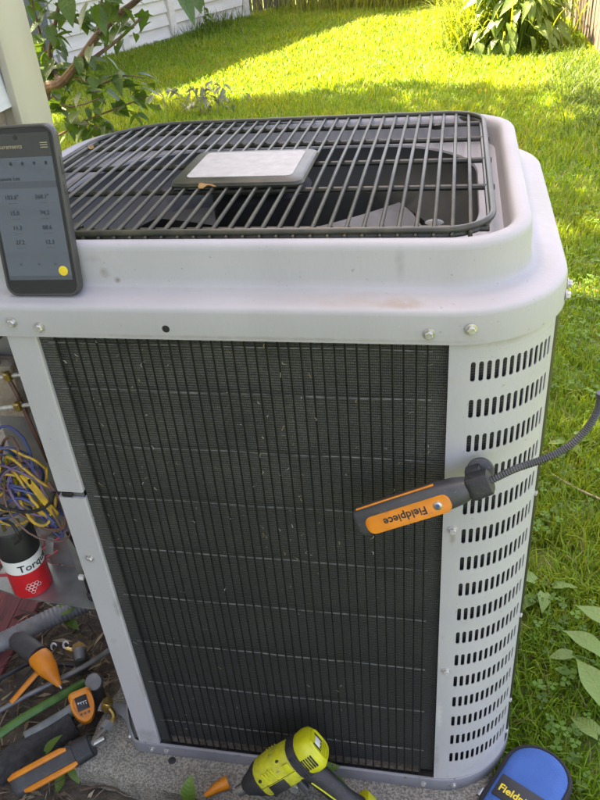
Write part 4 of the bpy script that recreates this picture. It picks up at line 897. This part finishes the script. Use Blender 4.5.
for pts_, r0, r1 in branches:
    sp_ = spline(pts_, 6); nn = len(sp_); part('branch', tube(sp_, [r0+(r1-r0)*i/(nn-1) for i in range(nn)], 8), M['bark'], lil); allp.append(sp_)
lr = random.Random(21); cnt = 0
spec = [(0,30,2.2),(1,16,2.0),(2,34,2.4),(3,26,1.9),(4,12,1.6),(5,22,1.8),(6,10,2),(7,8,2),(8,14,2),(9,30,2.2),(10,16,2)]
for bi, num, _ in spec:
    sp_ = allp[bi]
    for k in range(num):
        t = lr.uniform(.35 if bi == 0 else .12, 1.0); p_ = sp_[min(len(sp_)-1, int(t*(len(sp_)-1)))] + Vector((lr.uniform(-.03,.03), lr.uniform(-.05,.05), lr.uniform(-.035,.03)))
        place_leaf('leaf', lr.choice(lmesh), p_, lr.uniform(0,6.28), lr.uniform(-.2,.9), lr.uniform(-.6,.6), lil, lr.uniform(.042,.078))
for (px_,py_,yy,yaw,pit,s) in ((180,-6,1.3,-.3,1.0,.075),(196,-8,1.3,-1.2,.6,.06),(88,4,1.6,-2.2,.8,.085),(66,-4,1.7,-1.2,.9,.09),(96,8,1.7,-.8,1.0,.08)):
    place_leaf('leaf', lmesh[0], P(px_,py_,yy), yaw, pit, .2, lil, s)
part('branch', tube(spline([P(165,-40,1.75), P(175,-30,1.5), P(180,-8,1.3)],6), .003, 6), M['bark'], lil)
# upper part of its crown above the picture
def crown_mesh(name, c, r, num, size, seed, mtl, lobes=14):
    g = np.random.default_rng(seed); c = np.array(c); r = np.array(r)
    lc = g.normal(size=(lobes,3)); lc /= np.linalg.norm(lc, axis=1)[:,None]; lc = lc*g.uniform(.35,.8,(lobes,1)); lr_ = g.uniform(.28,.5,lobes)
    idx = g.integers(0, lobes, num); d = g.normal(size=(num,3)); d /= np.linalg.norm(d, axis=1)[:,None]
    p = lc[idx] + d*(lr_[idx]*g.uniform(.5,1.0,num)**.5)[:,None]; p = c + p*r
    a = g.normal(size=(num,3)); a /= np.linalg.norm(a, axis=1)[:,None]; b_ = np.cross(a, g.normal(size=(num,3))); b_ /= np.linalg.norm(b_, axis=1)[:,None]; s = (size*g.uniform(.6,1.3,num))[:,None]
    v = np.stack([p-a*s, p+b_*s*.5, p+a*s, p-b_*s*.5], 1).reshape(-1,3); f = np.arange(num*4)
    me = bpy.data.meshes.new(name); me.vertices.add(num*4); me.vertices.foreach_set('co', v.astype(np.float32).ravel()); me.loops.add(num*4); me.loops.foreach_set('vertex_index', f.astype(np.int32))
    me.polygons.add(num); me.polygons.foreach_set('loop_start', (np.arange(num)*4).astype(np.int32)); me.polygons.foreach_set('loop_total', np.full(num,4,dtype=np.int32)); me.materials.append(mtl); me.update(calc_edges=True); return me
link('crown', crown_mesh('crown', (-.95,2.15,1.85), (.75,.75,.75), 2600, .05, 4, M['leafdark']), lil)

# ------------------------------------------------------------------ trees that shade the yard (crowns above the picture)
def tree(label, base, cc, cr, num, size, seed):
    t = thing('shade_tree', label, 'tree', base); b_ = Vector(base); c_ = Vector(cc)
    part('trunk', tube(spline([b_, b_.lerp(c_,.4)+Vector((.1,.05,0)), c_+Vector((0,0,.4))],6), [.20-.14*i/12 for i in range(13)], 12), M['bark'], t)
    rnd = random.Random(seed)
    for k in range(7):
        a = 6.28*k/7; s_ = b_.lerp(c_,.55+.04*k); e_ = c_+Vector((cr[0]*.7*math.cos(a),cr[1]*.7*math.sin(a),rnd.uniform(-.2,.5)*cr[2])); part('limb', tube(spline([s_, s_.lerp(e_,.5)+Vector((0,0,.2)), e_],5), [.07-.05*i/10 for i in range(11)], 8), M['bark'], t)
    link('crown', crown_mesh('crown', cc, cr, num, size, seed, M['crown'], 22), t); return t
def over(gx, gy, z): k = (z-GZ)/to_sun.z; return (gx+to_sun.x*k, gy+to_sun.y*k, z)
cA_ = over(-.25,3.75,5.0); tree('tall leafy tree left of the lawn beyond the house', (-4.9,5.2,GZ), cA_, (2.4,1.7,1.4), 8000, .11, 31)
cB_ = over(.95,1.6,4.6); tree('leafy tree behind the house beside the shrub', (-2.6,2.9,GZ), (cB_[0],cB_[1],cB_[2]), (1.5,1.6,1.1), 1000, .12, 32)
cC_ = over(-1.3,9.9,5.2); tree('tall tree behind the white shed at the far fence', (-4.9,11.9,GZ), cC_, (2.0,1.0,1.0), 7000, .11, 33)

# ------------------------------------------------------------------ plants by the fence
hz = thing('hosta', 'broad leaved hosta clump in front of the tan board fence', 'plant', (0.95,6.75,GZ)); hm = [leaf_mb(1,.50,.25,.55,1.5,7,.7,.02).mesh('leaf', M['leafhosta']), leaf_mb(1,.42,.3,.8,1.4,7,.7,.03).mesh('leaf', M['leafhosta'])]
hr_ = random.Random(5)
for k in range(230):
    a = hr_.uniform(0,6.28); e_ = math.asin(hr_.uniform(.05,1)); rr_ = hr_.uniform(.75,1.0); b0 = Vector((0.95+.1*math.cos(a),6.75+.1*math.sin(a),GZ))
    p_ = Vector((0.95+.40*rr_*math.cos(a)*math.cos(e_), 6.75+.42*rr_*math.sin(a)*math.cos(e_), GZ+.05+.78*rr_*math.sin(e_)))
    place_leaf('leaf', hr_.choice(hm), p_, a+hr_.uniform(-.7,.7), hr_.uniform(.0,.9)-.4*math.sin(e_), hr_.uniform(-.5,.5), hz, hr_.uniform(.11,.19)); part('stalk', tube([b0, b0.lerp(p_,.5)+Vector((0,0,.08)), p_], .004, 5), M['leafhosta'], hz)
def straps(name, label, cx, cy, num, L0, L1, wd, spread, cols, seed, kind=None, cat='plant', rx_=.15, ry_=.15):
    g = np.random.default_rng(seed); n = 7; v = np.zeros((num,n,2,3)); th = g.uniform(0,2*np.pi,num); L = g.uniform(L0,L1,num); bx = cx+g.normal(0,rx_,num); by = cy+g.normal(0,ry_,num); sp_ = g.uniform(.3,1.0,num)*spread
    t = np.linspace(0,1,n)
    for i in range(n):
        out = L*sp_*t[i]**1.3; zz = L*(t[i]-.62*sp_*t[i]**2.4*1.2); w_ = wd*(1-t[i]**3)*(.6+.4*np.sin(np.pi*min(1,t[i]+.2)))
        x_ = bx+out*np.cos(th); y_ = by+out*np.sin(th)
        v[:,i,0] = np.stack([x_-w_*np.sin(th), y_+w_*np.cos(th), GZ+np.maximum(zz,.01)],1); v[:,i,1] = np.stack([x_+w_*np.sin(th), y_-w_*np.cos(th), GZ+np.maximum(zz,.01)],1)
    base = (np.arange(num)*n*2)[:,None,None]; q = np.array([[2*i,2*i+1,2*i+3,2*i+2] for i in range(n-1)])[None]; f = (base+q).ravel()
    c = np.array(cols)[g.integers(0,len(cols),num)]*g.uniform(.8,1.25,(num,1)); tint = np.repeat(c, n*2, 0)
    me = tinted(name, v.reshape(-1,3), f, 4, tint, M['grass'])
    if kind: return tag(link(name, me), label, cat, kind=kind)
    t_ = thing(name, label, cat, (cx,cy,GZ)); link('foliage', me, t_); return t_
YG = [(.20,.30,.03),(.25,.32,.04),(.15,.25,.03)]; MG = [(.06,.13,.016),(.09,.17,.02),(.12,.19,.03)]
straps('daylily', 'arching yellow green daylily clump catching the sun by the hosta', .72, 7.0, 600, .4, .85, .0065, 1.0, YG, 41, rx_=.15, ry_=.2)
straps('daylily', 'taller daylily leaves behind the hosta at the fence', 1.0, 7.4, 400, .6, 1.2, .007, .8, YG, 42, rx_=.2, ry_=.2)
straps('fence_weeds', 'tangle of tall weeds and long grass along the tan fence', 1.38, 5.0, 4500, .05, .17, .0032, 1.0, MG, 43, 'stuff', 'weeds', .12, .7)
straps('tall_grass', 'uncut tall grass growing along the far fence', -.3, 10.0, 1600, .2, .48, .005, .5, [(.15,.2,.03),(.19,.23,.05)], 44, 'stuff', 'tall grass', .75, .22)
straps('shed_grass', 'longer grass growing along the foot of the shed', -2.35, 8.9, 500, .1, .3, .004, .6, MG, 45, 'stuff', 'tall grass', .12, .5)
straps('fence_vines', 'dark creepers hanging at the foot of the far fence', .6, 10.4, 900, .3, .7, .012, .9, [(.02,.04,.012),(.03,.055,.015)], 46, 'stuff', 'creepers', .75, .05)
ws = thing('shed_weed', 'tall thin leafy weed standing against the white shed', 'weed', (-2.42,8.75,GZ)); part('stem', tube(spline([(-2.42,8.75,GZ),(-2.40,8.75,.25),(-2.37,8.74,.62)],4), .005, 5), M['leafplain'], ws)
for k in range(26): a = random.uniform(0,6.28); place_leaf('leaf', hm[1], (-2.42+.04*k/26, 8.75, .0+.024*k), a, random.uniform(-.5,.3), 0, ws, .13*(1-.5*k/26))
wt = thing('wilted_weed', 'grey green wilted weed on the lawn behind the unit', 'weed', (-1.30,4.75,GZ)); gm = mat('wilted leaf', (.26,.28,.17), .8, 0, (.16,.18,.11), 20); wl = leaf_mb(1,.4,.5,.6,1.4,6,.3,.08).mesh('leaf', gm)
for k in range(46): p_ = Vector((-1.30+random.gauss(0,.17), 4.75+random.gauss(0,.06), GZ+random.uniform(.02,.20))); place_leaf('leaf', wl, p_, random.uniform(0,6.28), random.uniform(-.7,.9), random.uniform(-1,1), wt, random.uniform(.05,.10))
for k in range(9): part('stem', tube([(-1.3+random.uniform(-.2,.2),4.75,GZ),(-1.3+random.uniform(-.25,.25),4.75,GZ+.2)], .003, 5), gm, wt)

# ------------------------------------------------------------------ lawn
def blades(name, label, regions, seed, cat='grass'):
    g = np.random.default_rng(seed); V = []; T = []
    for (x0,x1,y0,y1,dens,h0,h1,w) in regions:
        num = int((x1-x0)*(y1-y0)*dens); x = g.uniform(x0,x1,num); y = g.uniform(y0,y1,num)
        pn = np.sin(x*5.1+1.3*np.sin(y*3.7))*np.sin(y*4.3+1.7*np.sin(x*2.9)); pm = np.sin(x*17+y*9)*np.sin(y*21-x*6)
        keep = (pm > -.75+g.uniform(-.3,.3,num))
        ca, sa = math.cos(-PR), math.sin(-PR); u = (x-pc.x)*ca-(y-pc.y)*sa; w__ = (x-pc.x)*sa+(y-pc.y)*ca
        keep &= ~((u > -.01) & (u < .668) & (w__ > -.02) & (w__ < .735)); keep &= ~((x < .55) & (x > -1.1) & (y < .62+.12*np.sin(x*9)) & (y > -.7))
        q = (x-A.x)*nu.x+(y-A.y)*nu.y; keep &= q > .03
        dxb, dyb = x-bc.x, y-bc.y; ub = dxb*bn_.x+dyb*bn_.y; vb = dxb*bdir.x+dyb*bdir.y; keep &= ~((abs(ub) < .052) & (vb < .055))
        keep &= ~((x < HX+.02) & (y < HY+.05))
        x, y, pn, pm = x[keep], y[keep], pn[keep], pm[keep]; num = len(x)
        h_ = g.uniform(h0,h1,num)*(1+.25*pn); th = g.uniform(0,2*np.pi,num); ln = g.uniform(.15,.95,num)*h_; ww = w*g.uniform(.6,1.3,num); tw = th+np.pi/2+g.normal(0,.5,num)
        cx, cy, ox, oy = np.cos(th), np.sin(th), np.cos(tw)*ww/2, np.sin(tw)*ww/2; z = np.full(num, GZ)
        b0 = np.stack([x-ox,y-oy,z],1); b1 = np.stack([x+ox,y+oy,z],1); mx, my = x+cx*ln*.35, y+cy*ln*.35
        m0 = np.stack([mx-ox*.8,my-oy*.8,z+h_*.62],1); m1 = np.stack([mx+ox*.8,my+oy*.8,z+h_*.62],1); tp = np.stack([x+cx*ln,y+cy*ln,z+h_*g.uniform(.75,1.0,num)],1)
        V.append(np.stack([b0,b1,m1,m0,tp],1))
        base = np.array([.165,.315,.026]); yel = np.array([.26,.35,.034]); dark = np.array([.11,.225,.026]); dry = np.array([.32,.28,.14])
        r_ = g.uniform(0,1,(num,1)); c = base+(yel-base)*np.clip(r_*1.3-.35+.5*pn[:,None]+.25*pm[:,None],0,1); c = np.where(g.uniform(0,1,(num,1)) < .15, dark*g.uniform(.8,1.3,(num,1)), c); c = np.where(g.uniform(0,1,(num,1)) < .05, dry, c)
        T.append(np.repeat((c*g.uniform(.82,1.18,(num,1)))[:,None,:], 5, 1))
    V = np.concatenate(V).reshape(-1,3); T = np.concatenate(T).reshape(-1,3); num = len(V)//5
    f = (np.arange(num)[:,None]*5 + np.array([0,1,2, 0,2,3, 3,2,4])[None]).ravel()
    return tag(link(name, tinted(name, V, f, 3, T, M['grass'])), label, cat, kind='stuff')
blades('lawn_grass', 'mown green lawn grass filling the back yard',
       [(.45,1.35,-.25,.55,42000,.02,.060,.0030),(.55,1.5,.55,1.6,30000,.02,.058,.0032),(.3,1.7,1.6,3.0,15000,.02,.055,.0042),(-.9,.55,.5,1.6,9000,.02,.06,.005),(-.9,.3,1.6,3.0,6000,.02,.06,.005),(1.35,3.0,-.6,1.6,7000,.02,.06,.005),(1.7,3.4,1.6,5.2,3000,.03,.065,.007),(-2.6,1.75,3.0,5.2,6500,.03,.07,.006),(-3.9,1.75,5.2,7.6,4600,.03,.065,.008),(-3.4,1.7,7.6,10.6,3200,.03,.075,.010)], 77)
# clover and small broad leaves mixed into the near turf
g = np.random.default_rng(19); num = 3600; x = g.uniform(.58,1.5,num); y = g.uniform(-.1,3.2,num); cl = np.sin(x*9+2*np.sin(y*5))*np.sin(y*7) > -.05; cl &= ~((x < .66) & (y < .65)); x, y = x[cl], y[cl]; num = len(x)
VV = []; zz = GZ+g.uniform(.02,.05,num); rot_ = g.uniform(0,6.28,num); sz_ = g.uniform(.006,.013,num); TT = []
cc_ = np.array([.10,.21,.03])*g.uniform(.75,1.5,(num,1))
for k in range(3):
    a = rot_+k*2.094; d_ = np.stack([np.cos(a),np.sin(a),g.uniform(-.1,.35,num)],1)*sz_[:,None]; n_ = np.stack([-np.sin(a),np.cos(a),g.normal(0,.2,num)],1)*sz_[:,None]*.5; p = np.stack([x,y,zz],1)
    VV.append(np.stack([p,p+d_*.55+n_,p+d_,p+d_*.55-n_],1)); TT.append(np.repeat(cc_[:,None,:],4,1))
VV = np.concatenate(VV).reshape(-1,3); TT = np.concatenate(TT).reshape(-1,3)
tag(link('clover', tinted('clover', VV, np.arange(len(VV)), 4, TT, M['grass'])), 'small clover leaves mixed into the turf beside the unit', 'clover', kind='stuff')
# ------------------------------------------------------------------ leaf and twig litter on the soil
g = np.random.default_rng(9); num = 9000; x = g.uniform(-.75,.50,num); y = g.uniform(-.55,.45,num)
ca, sa = math.cos(-PR), math.sin(-PR); u = (x-pc.x)*ca-(y-pc.y)*sa; w__ = (x-pc.x)*sa+(y-pc.y)*ca
keep = ~((u > -.01) & (w__ > -.01)); x, y = x[keep], y[keep]; num = len(x)
L = g.uniform(.006,.040,num)*g.uniform(.3,1,num); wd = np.minimum(L*g.choice([.06,.08,.05,.30,.05],num),.004); th = g.uniform(0,2*np.pi,num); z = GZ+.012+g.uniform(0,.022,num); tz = g.normal(0,.25,num)*L
a = np.stack([np.cos(th)*L,np.sin(th)*L,tz],1); b_ = np.stack([-np.sin(th)*wd,np.cos(th)*wd,g.normal(0,.3,num)*wd],1); p = np.stack([x,y,z],1)
V = np.stack([p-a,p-b_+[0,0,.002],p+a,p+b_+[0,0,.002]],1).reshape(-1,3)
cols = np.array([(.15,.11,.07),(.26,.20,.13),(.07,.05,.04),(.38,.31,.21),(.10,.07,.045),(.20,.15,.09)]); T = np.repeat(cols[g.integers(0,len(cols),num)]*g.uniform(.7,1.3,(num,1)),4,0)
tag(link('leaf_litter', tinted('leaf_litter', V, np.arange(num*4), 4, T, M['litter'])), 'dry leaf and twig litter covering the soil bed', 'leaf litter', kind='stuff')
